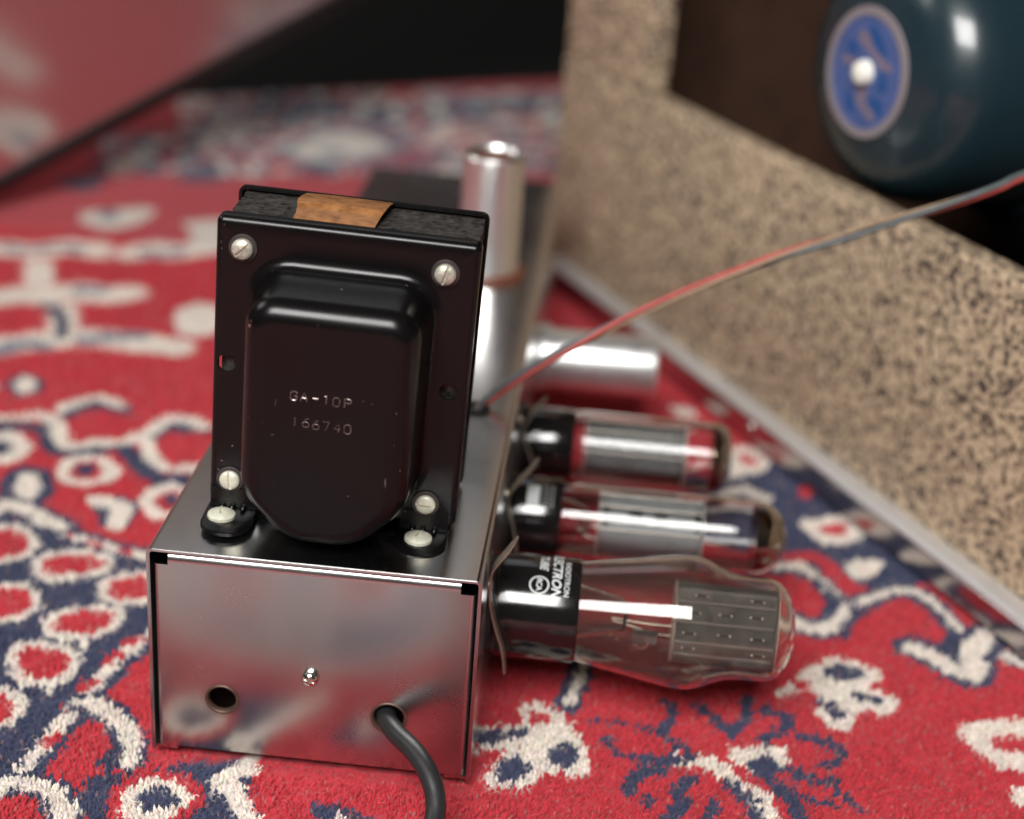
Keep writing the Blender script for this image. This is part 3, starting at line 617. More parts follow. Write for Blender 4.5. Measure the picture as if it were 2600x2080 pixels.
('p','s',0,'c',4,[(67,829),(67,823),(64,818),(61,817),(58,820),(57,825),(57,832),(60,837),(63,838),(66,835)]),
('p','c',0,'c',4,[(83,839),(82,833),(79,828),(74,826),(71,829),(69,833),(70,839),(73,844),(78,846),(82,844)]),
('p','n',0,None,4,[(95,838),(94,834),(91,831),(87,829),(84,830),(83,834),(84,838),(87,841),(90,843),(94,841)]),
('p','s',0,'b',4,[(-177,718),(-177,714),(-179,712),(-182,710),(-185,711),(-187,714),(-187,717),(-185,720),(-182,721),(-179,720)]),
('p','n',0,'b',4,[(-164,724),(-164,719),(-166,715),(-171,714),(-175,716),(-177,720),(-177,725),(-175,729),(-170,730),(-166,729)]),
('p','r',0,'c',4,[(-155,727),(-155,723),(-157,720),(-160,719),(-162,721),(-164,723),(-164,727),(-162,730),(-159,731),(-157,730)]),
('p','c',0,'b',4,[(-143,736),(-143,733),(-146,729),(-150,728),(-154,729),(-156,732),(-156,735),(-153,739),(-149,740),(-145,739)]),
('p','c',0,'b',4,[(-129,742),(-129,737),(-131,733),(-134,732),(-138,733),(-140,738),(-140,743),(-138,747),(-134,748),(-131,746)]),
('p','n',0,'c',4,[(-121,743),(-121,739),(-123,735),(-126,734),(-128,736),(-130,739),(-130,743),(-128,747),(-125,748),(-122,746)]),
('p','c',0,'n',4,[(-112,750),(-112,745),(-113,741),(-116,740),(-119,742),(-121,746),(-121,751),(-120,755),(-117,756),(-114,754)]),
('p','c',0,None,4,[(-96,752),(-96,747),(-99,743),(-103,741),(-106,743),(-109,748),(-108,753),(-106,757),(-102,759),(-98,757)]),
('p','c',0,'b',4,[(-89,753),(-88,748),(-90,744),(-93,743),(-96,745),(-98,750),(-99,756),(-97,760),(-94,761),(-91,758)]),
('p','g',0,'n',4,[(-68,763),(-69,759),(-72,756),(-76,755),(-80,756),(-82,758),(-81,762),(-78,765),(-74,766),(-70,766)]),
('p','r',0,'b',4,[(-64,764),(-64,760),(-67,757),(-71,755),(-74,756),(-76,759),(-75,763),(-73,766),(-69,768),(-66,767)]),
('p','b',0,None,4,[(-46,765),(-46,759),(-49,755),(-53,753),(-56,756),(-59,761),(-58,767),(-56,771),(-52,773),(-48,771)]),
('p','n',0,'b',4,[(-39,768),(-39,763),(-41,760),(-44,759),(-46,761),(-48,764),(-48,769),(-46,772),(-43,773),(-40,772)]),
('p','c',0,'b',4,[(-22,772),(-22,766),(-24,762),(-27,761),(-30,763),(-32,769),(-31,775),(-30,779),(-27,780),(-24,777)]),
('p','r',0,'b',4,[(-16,783),(-16,779),(-18,776),(-21,775),(-23,777),(-25,780),(-24,783),(-22,786),(-20,787),(-17,786)]),
('p','c',0,'c',4,[(4,781),(3,775),(1,771),(-3,769),(-6,772),(-8,777),(-8,784),(-5,788),(-1,789),(2,787)]),
('p','r',0,'c',4,[(9,784),(8,780),(5,777),(0,775),(-3,776),(-5,780),(-4,784),(-1,787),(3,789),(7,788)]),
('p','g',0,None,4,[(23,795),(22,789),(19,784),(15,783),(12,785),(10,790),(11,796),(14,800),(18,802),(21,800)]),
('p','r',0,'b',4,[(38,800),(37,796),(33,792),(29,791),(25,792),(23,795),(24,799),(28,802),(32,804),(37,803)]),
('p','n',0,'n',4,[(43,801),(43,795),(41,791),(38,790),(35,792),(33,797),(34,803),(36,807),(39,808),(42,806)]),
('p','g',0,'b',4,[(58,809),(57,805),(55,801),(51,800),(48,802),(47,805),(48,809),(50,813),(54,814),(57,813)]),
('p','g',0,None,4,[(76,814),(75,808),(73,803),(69,802),(66,805),(65,810),(66,816),(68,821),(71,822),(74,819)]),
('p','c',0,'b',4,[(87,819),(86,813),(84,810),(82,809),(80,811),(78,816),(79,821),(81,825),(83,826),(86,823)]),
('p','n',0,None,4,[(101,824),(100,818),(98,814),(95,813),(92,815),(91,821),(91,827),(94,831),(97,832),(99,830)]),
('p','n',0,'b',4,[(-234,686),(-233,681),(-235,677),(-238,676),(-242,678),(-245,682),(-245,687),(-243,691),(-240,692),(-236,690)]),
('p','r',0,None,4,[(-222,690),(-222,686),(-224,682),(-228,681),(-232,682),(-234,686),(-234,690),(-232,694),(-228,695),(-224,694)]),
('p','r',0,'b',4,[(-214,690),(-213,685),(-215,681),(-218,680),(-221,682),(-224,686),(-224,692),(-223,696),(-220,697),(-216,694)]),
('p','s',0,'n',4,[(-196,696),(-196,691),(-198,687),(-202,685),(-206,687),(-209,692),(-209,697),(-207,702),(-203,703),(-199,701)]),
('p','s',0,'n',4,[(-190,700),(-190,695),(-192,690),(-196,689),(-201,691),(-204,695),(-204,701),(-201,706),(-197,707),(-193,705)]),
('p','b',0,None,4,[(-180,704),(-180,700),(-182,697),(-185,696),(-188,697),(-190,700),(-190,704),(-188,707),(-185,708),(-182,707)]),
('p','c',0,'b',4,[(-166,703),(-166,699),(-167,696),(-169,696),(-172,697),(-174,701),(-174,705),(-173,708),(-170,709),(-168,707)]),
('p','c',0,'c',4,[(-153,713),(-153,709),(-155,705),(-159,704),(-163,705),(-165,709),(-165,713),(-163,717),(-159,718),(-155,717)]),
('p','b',0,None,4,[(-146,716),(-146,712),(-148,709),(-150,708),(-152,710),(-154,713),(-154,717),(-153,720),(-151,721),(-148,720)]),
('p','c',0,'c',4,[(-138,713),(-138,708),(-139,704),(-142,703),(-145,705),(-147,710),(-147,715),(-146,718),(-143,719),(-140,717)]),
('p','n',0,None,4,[(-124,723),(-124,717),(-126,713),(-129,712),(-133,714),(-135,719),(-135,725),(-134,729),(-130,730),(-127,728)]),
('p','r',0,'b',4,[(-114,727),(-114,723),(-116,720),(-119,719),(-122,720),(-124,724),(-124,728),(-122,732),(-119,733),(-116,731)]),
('p','s',0,'c',4,[(-100,729),(-100,724),(-102,721),(-105,720),(-108,722),(-109,726),(-110,731),(-108,734),(-105,735),(-102,733)]),
('p','r',0,None,4,[(-94,735),(-94,731),(-96,727),(-98,726),(-101,728),(-103,732),(-103,737),(-101,740),(-99,741),(-96,739)]),
('p','r',0,'n',4,[(-81,733),(-81,728),(-83,724),(-86,723),(-89,725),(-90,730),(-90,735),(-89,738),(-86,739),(-83,737)]),
('p','r',0,'c',4,[(-64,745),(-64,740),(-66,736),(-69,735),(-72,738),(-74,742),(-74,747),(-72,751),(-69,752),(-66,750)]),
('p','r',0,'c',4,[(-51,745),(-52,740),(-54,736),(-57,735),(-60,737),(-62,741),(-62,746),(-60,750),(-56,752),(-53,750)]),
('p','r',0,'b',4,[(-40,752),(-40,746),(-43,741),(-48,739),(-52,742),(-54,747),(-54,753),(-51,757),(-46,759),(-42,757)]),
('p','r',0,'n',4,[(-34,755),(-34,750),(-35,747),(-38,746),(-40,748),(-42,752),(-42,757),(-40,760),(-38,761),(-35,759)]),
('p','r',0,'b',4,[(-19,758),(-19,753),(-21,749),(-24,748),(-27,750),(-29,755),(-28,759),(-26,763),(-23,764),(-20,762)]),
('p','r',0,'b',4,[(-11,761),(-11,756),(-13,753),(-15,752),(-18,754),(-19,758),(-19,763),(-17,767),(-15,768),(-13,765)]),
('p','c',0,'c',4,[(2,762),(1,758),(-1,755),(-5,754),(-7,755),(-9,758),(-8,762),(-6,765),(-3,766),(0,765)]),
('p','s',0,'c',4,[(14,771),(14,767),(12,764),(9,763),(7,764),(5,767),(6,771),(8,774),(10,775),(13,774)]),
('p','r',0,'c',4,[(32,773),(31,768),(29,764),(26,763),(24,765),(22,770),(23,776),(25,780),(28,781),(30,778)]),
('p','s',0,None,4,[(42,774),(41,771),(39,768),(36,767),(34,768),(33,771),(33,775),(35,778),(38,779),(41,778)]),
('p','c',0,'b',4,[(56,784),(55,781),(53,778),(51,777),(49,778),(48,781),(48,785),(50,788),(53,789),(55,787)]),
('p','c',0,'b',4,[(69,786),(68,782),(65,779),(61,777),(57,778),(56,781),(57,785),(60,789),(64,790),(67,789)]),
('p','r',0,None,4,[(78,793),(78,790),(75,787),(73,786),(70,787),(69,790),(70,794),(72,797),(75,798),(77,797)]),
('p','n',0,None,4,[(88,792),(87,786),(84,781),(80,780),(76,782),(75,787),(76,794),(79,798),(83,800),(86,797)]),
('p','n',0,'c',4,[(-219,666),(-218,662),(-220,658),(-222,657),(-225,660),(-227,664),(-228,668),(-226,672),(-224,673),(-221,671)]),
('p','s',0,'b',4,[(-213,672),(-212,667),(-214,664),(-216,663),(-219,665),(-222,669),(-222,673),(-221,677),(-218,678),(-215,676)]),
('p','b',0,'n',4,[(-200,678),(-200,674),(-203,670),(-207,669),(-211,670),(-213,673),(-213,677),(-210,680),(-206,682),(-202,681)]),
('p','c',0,'b',4,[(-190,681),(-190,677),(-192,673),(-196,672),(-199,674),(-202,677),(-202,681),(-200,685),(-196,686),(-192,684)]),
('p','r',0,'c',4,[(-183,683),(-183,679),(-184,676),(-187,675),(-190,677),(-191,681),(-192,685),(-190,688),(-188,689),(-185,687)]),
('p','n',0,'n',4,[(-165,690),(-165,685),(-167,682),(-171,681),(-174,682),(-176,686),(-176,690),(-174,694),(-171,695),(-167,693)]),
('p','r',0,'c',4,[(-156,688),(-156,684),(-158,681),(-162,680),(-165,681),(-167,684),(-167,688),(-165,691),(-161,692),(-158,691)]),
('p','n',0,'c',4,[(-149,696),(-148,690),(-150,687),(-153,685),(-157,688),(-159,692),(-159,697),(-157,701),(-154,702),(-151,700)]),
('p','c',0,None,4,[(-133,696),(-134,692),(-137,689),(-141,687),(-145,688),(-147,691),(-146,694),(-143,698),(-139,699),(-135,698)]),
('p','r',0,'n',4,[(-127,703),(-127,698),(-128,695),(-131,694),(-134,696),(-136,700),(-136,705),(-135,709),(-132,710),(-129,708)]),
('p','r',0,'c',4,[(-117,699),(-117,695),(-118,692),(-121,691),(-123,693),(-125,696),(-125,700),(-123,703),(-121,704),(-118,702)]),
('p','c',0,'c',4,[(-105,704),(-105,700),(-107,697),(-110,696),(-113,697),(-114,701),(-114,705),(-112,708),(-109,709),(-106,707)]),
('p','c',0,None,4,[(-92,708),(-92,705),(-94,702),(-96,702),(-98,703),(-100,706),(-100,709),(-98,711),(-96,712),(-93,711)]),
('p','r',0,None,4,[(-75,715),(-75,710),(-78,707),(-81,706),(-84,707),(-85,711),(-85,716),(-83,719),(-80,720),(-77,718)]),
('p','r',0,'c',4,[(-70,723),(-71,718),(-73,715),(-76,713),(-80,715),(-82,719),(-81,724),(-79,728),(-76,729),(-72,728)]),
('p','r',0,'n',4,[(-52,721),(-53,717),(-55,714),(-58,713),(-61,715),(-63,718),(-62,721),(-60,724),(-57,725),(-54,724)]),
('p','c',0,'b',4,[(-47,727),(-47,722),(-50,718),(-54,716),(-57,718),(-59,722),(-59,727),(-56,731),(-53,733),(-49,731)]),
('p','r',0,None,4,[(-34,734),(-34,728),(-36,724),(-40,723),(-43,725),(-45,730),(-45,735),(-42,739),(-39,741),(-36,738)]),
('p','b',0,'n',4,[(-24,735),(-24,730),(-27,726),(-30,725),(-33,727),(-35,731),(-34,736),(-32,740),(-29,741),(-26,739)]),
('p','r',0,'b',4,[(-12,736),(-13,732),(-14,729),(-17,728),(-19,730),(-20,733),(-20,737),(-18,740),(-16,741),(-14,740)]),
('p','s',0,'c',4,[(1,743),(0,738),(-2,735),(-6,733),(-9,735),(-11,739),(-11,744),(-8,747),(-4,749),(-1,747)]),
('p','r',0,None,4,[(11,746),(11,740),(8,736),(5,735),(2,737),(0,742),(0,747),(3,751),(6,753),(10,750)]),
('p','r',0,'b',4,[(24,754),(23,749),(20,744),(15,743),(11,744),(9,749),(10,755),(13,759),(18,761),(22,759)]),
('p','b',0,'c',4,[(42,761),(42,756),(39,751),(35,750),(31,752),(30,757),(30,762),(33,766),(37,768),(41,766)]),
('p','b',0,'c',4,[(52,758),(51,753),(48,749),(44,748),(40,749),(38,753),(39,758),(43,762),(47,763),(51,762)]),
('p','n',0,None,4,[(63,767),(62,762),(59,758),(55,757),(52,758),(50,763),(51,768),(54,772),(58,773),(62,771)]),
('p','r',0,'b',4,[(72,772),(71,767),(68,763),(64,762),(61,763),(59,768),(60,773),(63,777),(67,779),(70,777)]),
('p','r',0,'c',4,[(89,773),(88,769),(86,766),(82,765),(80,766),(79,770),(79,774),(82,778),(85,779),(87,777)]),
('p','r',0,'c',4,[(95,776),(94,771),(91,767),(88,765),(85,768),(84,773),(85,778),(87,783),(91,784),(93,781)]),
('p','r',0,'n',4,[(-221,646),(-221,642),(-222,639),(-224,639),(-227,640),(-228,644),(-229,648),(-228,651),(-226,651),(-223,650)]),
('p','r',0,'b',4,[(-212,648),(-212,644),(-213,640),(-216,639),(-219,641),(-221,646),(-222,650),(-220,654),(-218,655),(-215,653)]),
('p','r',0,None,4,[(-202,653),(-201,649),(-203,645),(-206,644),(-209,646),(-211,650),(-211,655),(-210,658),(-207,659),(-204,657)]),
('p','c',0,'b',4,[(-192,658),(-192,654),(-194,651),(-198,650),(-201,651),(-203,655),(-203,659),(-201,662),(-198,663),(-195,662)]),
('p','r',0,'n',4,[(-180,667),(-179,661),(-180,658),(-182,657),(-184,660),(-186,664),(-187,669),(-186,673),(-184,674),(-182,671)]),
('p','r',0,None,4,[(-173,668),(-172,663),(-174,659),(-176,658),(-179,661),(-181,665),(-182,670),(-181,673),(-178,674),(-175,672)]),
('p','b',0,'n',4,[(-158,669),(-158,663),(-160,660),(-163,658),(-167,660),(-169,665),(-170,670),(-168,674),(-164,675),(-160,673)]),
('p','r',0,'c',4,[(-144,674),(-145,670),(-147,666),(-152,665),(-155,666),(-158,669),(-157,673),(-155,677),(-150,678),(-146,677)]),
('p','r',0,'b',4,[(-139,680),(-139,675),(-141,671),(-144,670),(-148,672),(-150,676),(-150,681),(-148,685),(-145,686),(-141,684)]),
('p','n',0,'b',4,[(-123,680),(-123,677),(-125,674),(-129,673),(-132,674),(-133,676),(-133,679),(-131,682),(-127,683),(-124,682)]),
('p','s',0,'b',4,[(-120,687),(-120,684),(-122,681),(-124,680),(-127,681),(-128,684),(-128,688),(-127,690),(-124,691),(-121,690)]),
('p','n',0,'b',4,[(-100,690),(-101,687),(-103,684),(-106,683),(-109,684),(-111,686),(-111,689),(-108,692),(-105,693),(-102,692)]),
('p','r',0,'n',4,[(-88,693),(-88,687),(-91,683),(-95,682),(-99,684),(-102,688),(-101,693),(-99,698),(-94,699),(-90,697)]),
('p','r',0,'c',4,[(-85,691),(-86,688),(-87,685),(-90,684),(-92,686),(-94,688),(-94,691),(-92,694),(-89,695),(-87,694)]),
('p','c',0,None,4,[(-73,698),(-73,694),(-75,691),(-78,690),(-80,692),(-82,695),(-82,699),(-80,703),(-77,703),(-75,702)]),
('p','r',0,None,4,[(-58,706),(-59,701),(-62,698),(-66,696),(-70,698),(-72,701),(-71,705),(-68,709),(-64,710),(-60,709)]),
('p','b',0,'n',4,[(-45,706),(-45,701),(-47,697),(-49,696),(-52,699),(-53,704),(-54,709),(-52,713),(-49,714),(-47,711)]),
('p','r',0,'c',4,[(-37,715),(-38,711),(-40,708),(-44,707),(-47,708),(-48,711),(-48,715),(-45,718),(-42,719),(-39,718)]),
('p','r',0,'b',4,[(-21,713),(-21,709),(-24,705),(-28,704),(-32,705),(-34,709),(-33,713),(-30,717),(-26,718),(-23,717)]),
('p','r',0,None,4,[(-12,722),(-13,717),(-14,713),(-17,712),(-20,714),(-22,719),(-21,724),(-19,727),(-17,728),(-14,726)]),
('p','s',0,'b',4,[(-5,721),(-5,717),(-7,713),(-10,712),(-12,714),(-14,718),(-14,723),(-12,727),(-9,728),(-7,726)]),
('p','n',0,'b',4,[(8,729),(7,725),(5,721),(3,720),(0,722),(-1,726),(-1,731),(1,734),(4,735),(6,733)]),
('p','r',0,'c',4,[(26,730),(26,724),(23,720),(19,719),(16,721),(14,726),(15,732),(17,736),(21,738),(24,735)]),
('p','r',0,None,4,[(35,732),(34,728),(32,726),(29,725),(27,726),(26,729),(26,732),(28,735),(31,736),(33,734)]),
('p','r',0,'c',4,[(46,740),(46,736),(44,732),(41,731),(38,733),(37,737),(37,742),(39,745),(42,746),(45,745)]),
('p','b',0,None,4,[(58,743),(57,738),(55,734),(52,733),(49,735),(47,739),(48,744),(50,748),(54,749),(57,747)]),
('p','s',0,'b',4,[(67,748),(66,743),(64,738),(60,737),(57,739),(55,744),(56,749),(59,754),(62,755),(65,753)]),
('p','r',0,'c',4,[(78,748),(78,745),(75,742),(72,741),(69,742),(68,745),(69,749),(71,751),(74,753),(77,751)]),
('p','s',0,None,4,[(94,757),(92,753),(89,750),(85,749),(81,749),(80,752),(81,756),(84,759),(89,760),(92,760)]),
('p','s',0,None,4,[(-207,632),(-206,627),(-208,623),(-212,622),(-215,624),(-218,628),(-218,633),(-216,637),(-213,638),(-209,636)]),
('p','r',0,'b',4,[(-205,636),(-205,632),(-206,629),(-209,629),(-211,630),(-213,633),(-214,636),(-212,639),(-210,640),(-207,639)]),
('p','c',0,'c',4,[(-191,641),(-191,637),(-193,633),(-197,632),(-201,633),(-204,637),(-204,641),(-201,644),(-197,646),(-193,644)]),
('p','c',0,None,4,[(-176,645),(-176,641),(-179,638),(-183,637),(-187,638),(-189,640),(-189,644),(-186,647),(-182,649),(-178,648)]),
('p','r',0,'n',4,[(-173,645),(-173,642),(-174,639),(-176,638),(-179,640),(-180,643),(-181,647),(-179,649),(-177,650),(-175,649)]),
('p','n',0,'c',4,[(-162,653),(-162,649),(-163,645),(-165,644),(-168,647),(-170,651),(-170,656),(-169,659),(-167,660),(-164,658)]),
('p','r',0,'n',4,[(-149,650),(-150,647),(-153,645),(-157,643),(-160,644),(-162,646),(-162,649),(-159,652),(-155,653),(-151,653)]),
('p','r',0,'c',4,[(-134,661),(-134,657),(-137,654),(-140,652),(-144,654),(-146,657),(-146,661),(-144,665),(-140,666),(-136,665)]),
('p','r',0,'n',4,[(-127,665),(-127,661),(-129,658),(-133,657),(-136,658),(-138,662),(-138,666),(-136,669),(-132,670),(-129,669)]),
('p','r',0,'c',4,[(-116,666),(-117,663),(-118,661),(-121,660),(-123,661),(-124,664),(-124,667),(-123,669),(-120,670),(-118,669)]),
('p','n',0,None,4,[(-103,672),(-103,666),(-104,663),(-108,662),(-111,664),(-113,668),(-113,673),(-111,677),(-108,678),(-105,676)]),
('p','r',0,None,4,[(-97,672),(-97,668),(-99,665),(-102,664),(-105,665),(-107,669),(-107,673),(-105,677),(-102,678),(-99,676)]),
('p','r',0,'n',4,[(-88,678),(-88,674),(-90,671),(-93,670),(-95,672),(-97,675),(-97,679),(-95,683),(-92,684),(-90,682)]),
('p','b',0,'b',4,[(-75,680),(-76,675),(-78,672),(-82,671),(-85,672),(-87,676),(-87,680),(-84,683),(-81,685),(-77,683)]),
('p','s',0,'c',4,[(-60,683),(-60,679),(-61,677),(-64,676),(-66,677),(-67,681),(-67,685),(-66,688),(-63,688),(-61,687)]),
('p','r',0,'c',4,[(-46,692),(-47,688),(-50,685),(-54,683),(-58,685),(-60,688),(-59,692),(-56,695),(-52,697),(-48,696)]),
('p','r',0,'c',4,[(-35,689),(-35,685),(-37,681),(-41,680),(-43,682),(-45,685),(-45,690),(-43,693),(-39,694),(-37,692)]),
('p','r',0,'n',4,[(-30,692),(-30,688),(-33,685),(-36,684),(-39,685),(-41,688),(-41,692),(-38,696),(-35,697),(-32,695)]),
('p','r',0,'n',4,[(-19,699),(-20,695),(-22,692),(-25,691),(-28,692),(-29,695),(-29,699),(-27,702),(-24,703),(-21,702)]),
('p','r',0,'n',4,[(-7,701),(-7,697),(-9,694),(-11,693),(-13,695),(-15,698),(-14,702),(-13,705),(-10,706),(-8,705)]),
('p','b',0,None,4,[(10,706),(10,701),(7,697),(3,696),(-1,698),(-2,702),(-2,708),(1,712),(5,713),(8,711)]),
('p','n',0,'c',4,[(20,709),(20,705),(18,702),(16,701),(13,702),(12,706),(12,710),(14,713),(17,714),(19,712)]),
('p','c',0,'b',4,[(26,709),(26,706),(24,703),(21,703),(18,704),(17,706),(18,710),(20,712),(23,713),(25,712)]),
('p','b',0,'c',4,[(43,723),(42,718),(38,715),(34,713),(30,714),(28,718),(29,722),(33,726),(37,727),(41,726)]),
('p','c',0,None,4,[(51,722),(51,717),(48,713),(44,711),(40,713),(39,718),(39,723),(42,727),(46,728),(50,726)]),
('p','b',0,'c',4,[(70,729),(69,724),(66,720),(61,719),(57,721),(56,725),(57,730),(60,734),(65,735),(68,734)]),
('p','b',0,'b',4,[(80,733),(79,729),(76,726),(71,724),(68,725),(66,729),(67,733),(71,736),(75,738),(78,737)]),
('p','r',0,'b',4,[(87,731),(86,726),(83,722),(78,721),(75,722),(73,727),(74,732),(77,736),(82,738),(85,736)]),
('p','r',0,'n',4,[(104,736),(103,731),(100,727),(96,725),(92,727),(91,732),(92,737),(95,741),(99,743),(103,741)]),
('p','n',0,None,4,[(-212,615),(-212,611),(-213,608),(-216,607),(-220,608),(-222,612),(-222,616),(-220,619),(-217,620),(-214,619)]),
('p','c',0,'n',4,[(-201,623),(-201,619),(-204,616),(-208,615),(-211,616),(-214,618),(-213,622),(-211,625),(-207,626),(-203,625)]),
('p','s',0,'c',4,[(-187,624),(-187,621),(-189,619),(-193,618),(-196,618),(-198,620),(-198,623),(-195,626),(-192,627),(-189,626)]),
('p','n',0,'c',4,[(-180,627),(-180,623),(-182,619),(-185,618),(-189,620),(-191,624),(-191,629),(-189,632),(-186,633),(-182,632)]),
('p','r',0,None,4,[(-170,628),(-170,625),(-172,622),(-175,621),(-178,622),(-180,625),(-180,628),(-178,631),(-175,632),(-172,631)]),
('p','b',0,'n',4,[(-161,636),(-161,632),(-162,629),(-165,628),(-167,630),(-169,633),(-169,638),(-168,641),(-166,642),(-163,640)]),
('p','b',0,'b',4,[(-149,635),(-150,631),(-152,628),(-156,627),(-159,628),(-161,631),(-161,634),(-159,637),(-155,638),(-151,637)]),
('p','n',0,'n',4,[(-140,640),(-141,637),(-143,634),(-147,633),(-150,634),(-152,636),(-151,639),(-149,642),(-145,643),(-142,642)]),
('p','r',0,'c',4,[(-128,641),(-128,637),(-129,633),(-131,633),(-134,635),(-136,639),(-136,643),(-135,646),(-132,647),(-130,645)]),
('p','s',0,'n',4,[(-118,643),(-118,640),(-119,638),(-121,638),(-123,639),(-125,641),(-125,644),(-123,646),(-121,647),(-119,646)]),
('p','n',0,'c',4,[(-106,649),(-106,645),(-108,641),(-111,640),(-114,642),(-116,646),(-116,651),(-114,655),(-111,656),(-108,654)]),
('p','r',0,None,4,[(-98,654),(-99,649),(-101,645),(-104,644),(-108,646),(-110,650),(-110,655),(-107,658),(-104,659),(-100,658)]),
('p','r',0,'n',4,[(-84,661),(-84,657),(-86,655),(-88,654),(-90,655),(-91,658),(-91,662),(-90,664),(-88,665),(-85,664)]),
('p','n',0,None,4,[(-77,658),(-77,654),(-79,651),(-81,650),(-83,652),(-85,655),(-85,659),(-83,662),(-81,662),(-78,661)]),
('p','b',0,'b',4,[(-62,669),(-62,664),(-65,661),(-69,659),(-73,661),(-75,665),(-75,670),(-72,674),(-68,675),(-64,674)]),
('p','r',0,'b',4,[(-54,670),(-54,665),(-56,661),(-59,660),(-62,662),(-63,667),(-63,672),(-62,676),(-58,677),(-55,675)]),
('p','r',0,'b',4,[(-38,671),(-39,668),(-42,665),(-47,664),(-50,664),(-52,667),(-51,670),(-48,673),(-44,674),(-40,674)]),
('p','r',0,'n',4,[(-29,680),(-30,676),(-33,673),(-37,672),(-40,673),(-42,676),(-41,680),(-38,683),(-34,684),(-31,683)]),
('p','r',0,'b',4,[(-20,678),(-20,675),(-23,672),(-27,671),(-30,672),(-32,674),(-31,678),(-28,681),(-24,682),(-21,681)]),
('p','r',0,None,4,[(-5,682),(-5,678),(-9,674),(-13,673),(-17,674),(-19,678),(-18,682),(-15,686),(-10,688),(-7,686)]),
('p','r',0,'n',4,[(2,682),(1,678),(-1,675),(-4,674),(-7,675),(-9,679),(-8,683),(-6,687),(-3,688),(0,686)]),
('p','r',0,'n',4,[(16,691),(16,687),(14,684),(10,682),(7,684),(6,688),(6,692),(9,696),(12,697),(15,695)]),
('p','b',0,'b',4,[(23,692),(23,687),(21,683),(19,682),(16,685),(15,689),(15,694),(17,697),(20,698),(22,696)]),
('p','s',0,'n',4,[(38,696),(38,693),(35,690),(31,689),(28,690),(26,692),(27,695),(30,698),(34,699),(37,698)]),
('p','s',0,'b',4,[(54,701),(53,696),(50,692),(46,690),(42,692),(41,697),(41,702),(44,706),(48,707),(52,705)]),
('p','s',0,'b',4,[(62,702),(62,697),(60,694),(58,693),(56,695),(55,700),(55,705),(57,709),(59,709),(61,707)]),
('p','r',0,'n',4,[(73,708),(72,704),(69,701),(65,700),(62,701),(60,704),(61,708),(64,712),(68,713),(72,712)]),
('p','r',0,'c',4,[(89,715),(88,710),(84,705),(80,704),(76,706),(75,711),(76,716),(79,720),(83,722),(87,720)]),
('p','n',0,'n',4,[(90,711),(89,706),(88,702),(85,701),(83,704),(82,709),(83,715),(84,718),(87,719),(89,717)]),
('p','n',0,'n',4,[(-201,599),(-201,596),(-204,593),(-208,592),(-212,592),(-214,595),(-213,598),(-211,601),(-207,602),(-203,601)]),
('p','r',0,'c',4,[(-191,609),(-191,605),(-194,602),(-198,601),(-201,602),(-204,605),(-204,609),(-201,612),(-197,613),(-193,612)]),
('p','r',0,'n',4,[(-184,610),(-184,607),(-185,605),(-187,604),(-189,605),(-190,608),(-191,611),(-189,613),(-187,614),(-185,613)]),
('p','b',0,'n',4,[(-172,613),(-172,610),(-175,607),(-178,606),(-182,606),(-184,609),(-184,613),(-182,616),(-178,617),(-174,616)]),
('p','r',0,'c',4,[(-158,619),(-158,616),(-160,614),(-163,613),(-166,614),(-168,616),(-167,619),(-165,622),(-162,623),(-159,622)]),
('p','s',0,'n',4,[(-154,616),(-154,612),(-156,610),(-158,609),(-160,611),(-162,614),(-162,617),(-161,620),(-159,621),(-156,619)]),
('p','n',0,'b',4,[(-139,619),(-139,616),(-141,614),(-144,613),(-147,614),(-148,616),(-148,620),(-146,622),(-144,623),(-141,622)]),
('p','c',0,'b',4,[(-128,627),(-128,622),(-129,619),(-131,618),(-134,620),(-135,624),(-136,629),(-135,632),(-132,633),(-130,631)]),
('p','c',0,'n',4,[(-117,627),(-117,623),(-119,620),(-122,619),(-124,621),(-126,624),(-126,628),(-124,631),(-122,632),(-119,631)]),
('p','b',0,'c',4,[(-105,630),(-105,625),(-107,622),(-109,621),(-112,623),(-114,627),(-115,632),(-113,636),(-110,637),(-107,635)]),
('p','r',0,'b',4,[(-101,635),(-101,631),(-102,629),(-104,628),(-107,630),(-108,633),(-108,637),(-107,640),(-105,640),(-103,639)]),
('p','c',0,None,4,[(-91,638),(-91,634),(-93,631),(-95,630),(-98,632),(-100,635),(-99,639),(-98,642),(-95,643),(-93,641)]),
('p','r',0,'b',4,[(-75,642),(-76,638),(-78,635),(-81,634),(-85,635),(-86,638),(-86,643),(-84,646),(-80,647),(-77,646)]),
('p','b',0,'b',4,[(-65,648),(-66,645),(-68,642),(-72,641),(-75,641),(-77,644),(-76,647),(-74,649),(-70,651),(-67,650)]),
('p','r',0,'c',4,[(-56,646),(-56,643),(-58,640),(-61,639),(-63,640),(-65,643),(-65,646),(-63,649),(-60,650),(-57,649)]),
('p','b',0,None,4,[(-40,657),(-41,653),(-43,649),(-47,648),(-51,649),(-53,652),(-52,657),(-50,660),(-46,661),(-42,660)]),
('p','r',0,'b',4,[(-35,656),(-35,650),(-37,646),(-40,645),(-44,647),(-46,652),(-45,657),(-43,661),(-40,662),(-37,660)]),
('p','c',0,'b',4,[(-25,657),(-25,653),(-28,651),(-32,650),(-35,650),(-36,653),(-36,656),(-33,659),(-29,660),(-26,659)]),
('p','b',0,None,4,[(-12,661),(-12,657),(-14,655),(-17,654),(-19,655),(-20,658),(-20,662),(-18,664),(-15,665),(-13,664)]),
('p','b',0,'b',4,[(2,669),(1,664),(-1,660),(-4,659),(-7,661),(-9,666),(-8,671),(-6,674),(-3,675),(0,673)]),
('p','r',0,'b',4,[(13,669),(13,664),(10,660),(5,659),(1,660),(0,665),(0,670),(3,674),(8,675),(12,673)]),
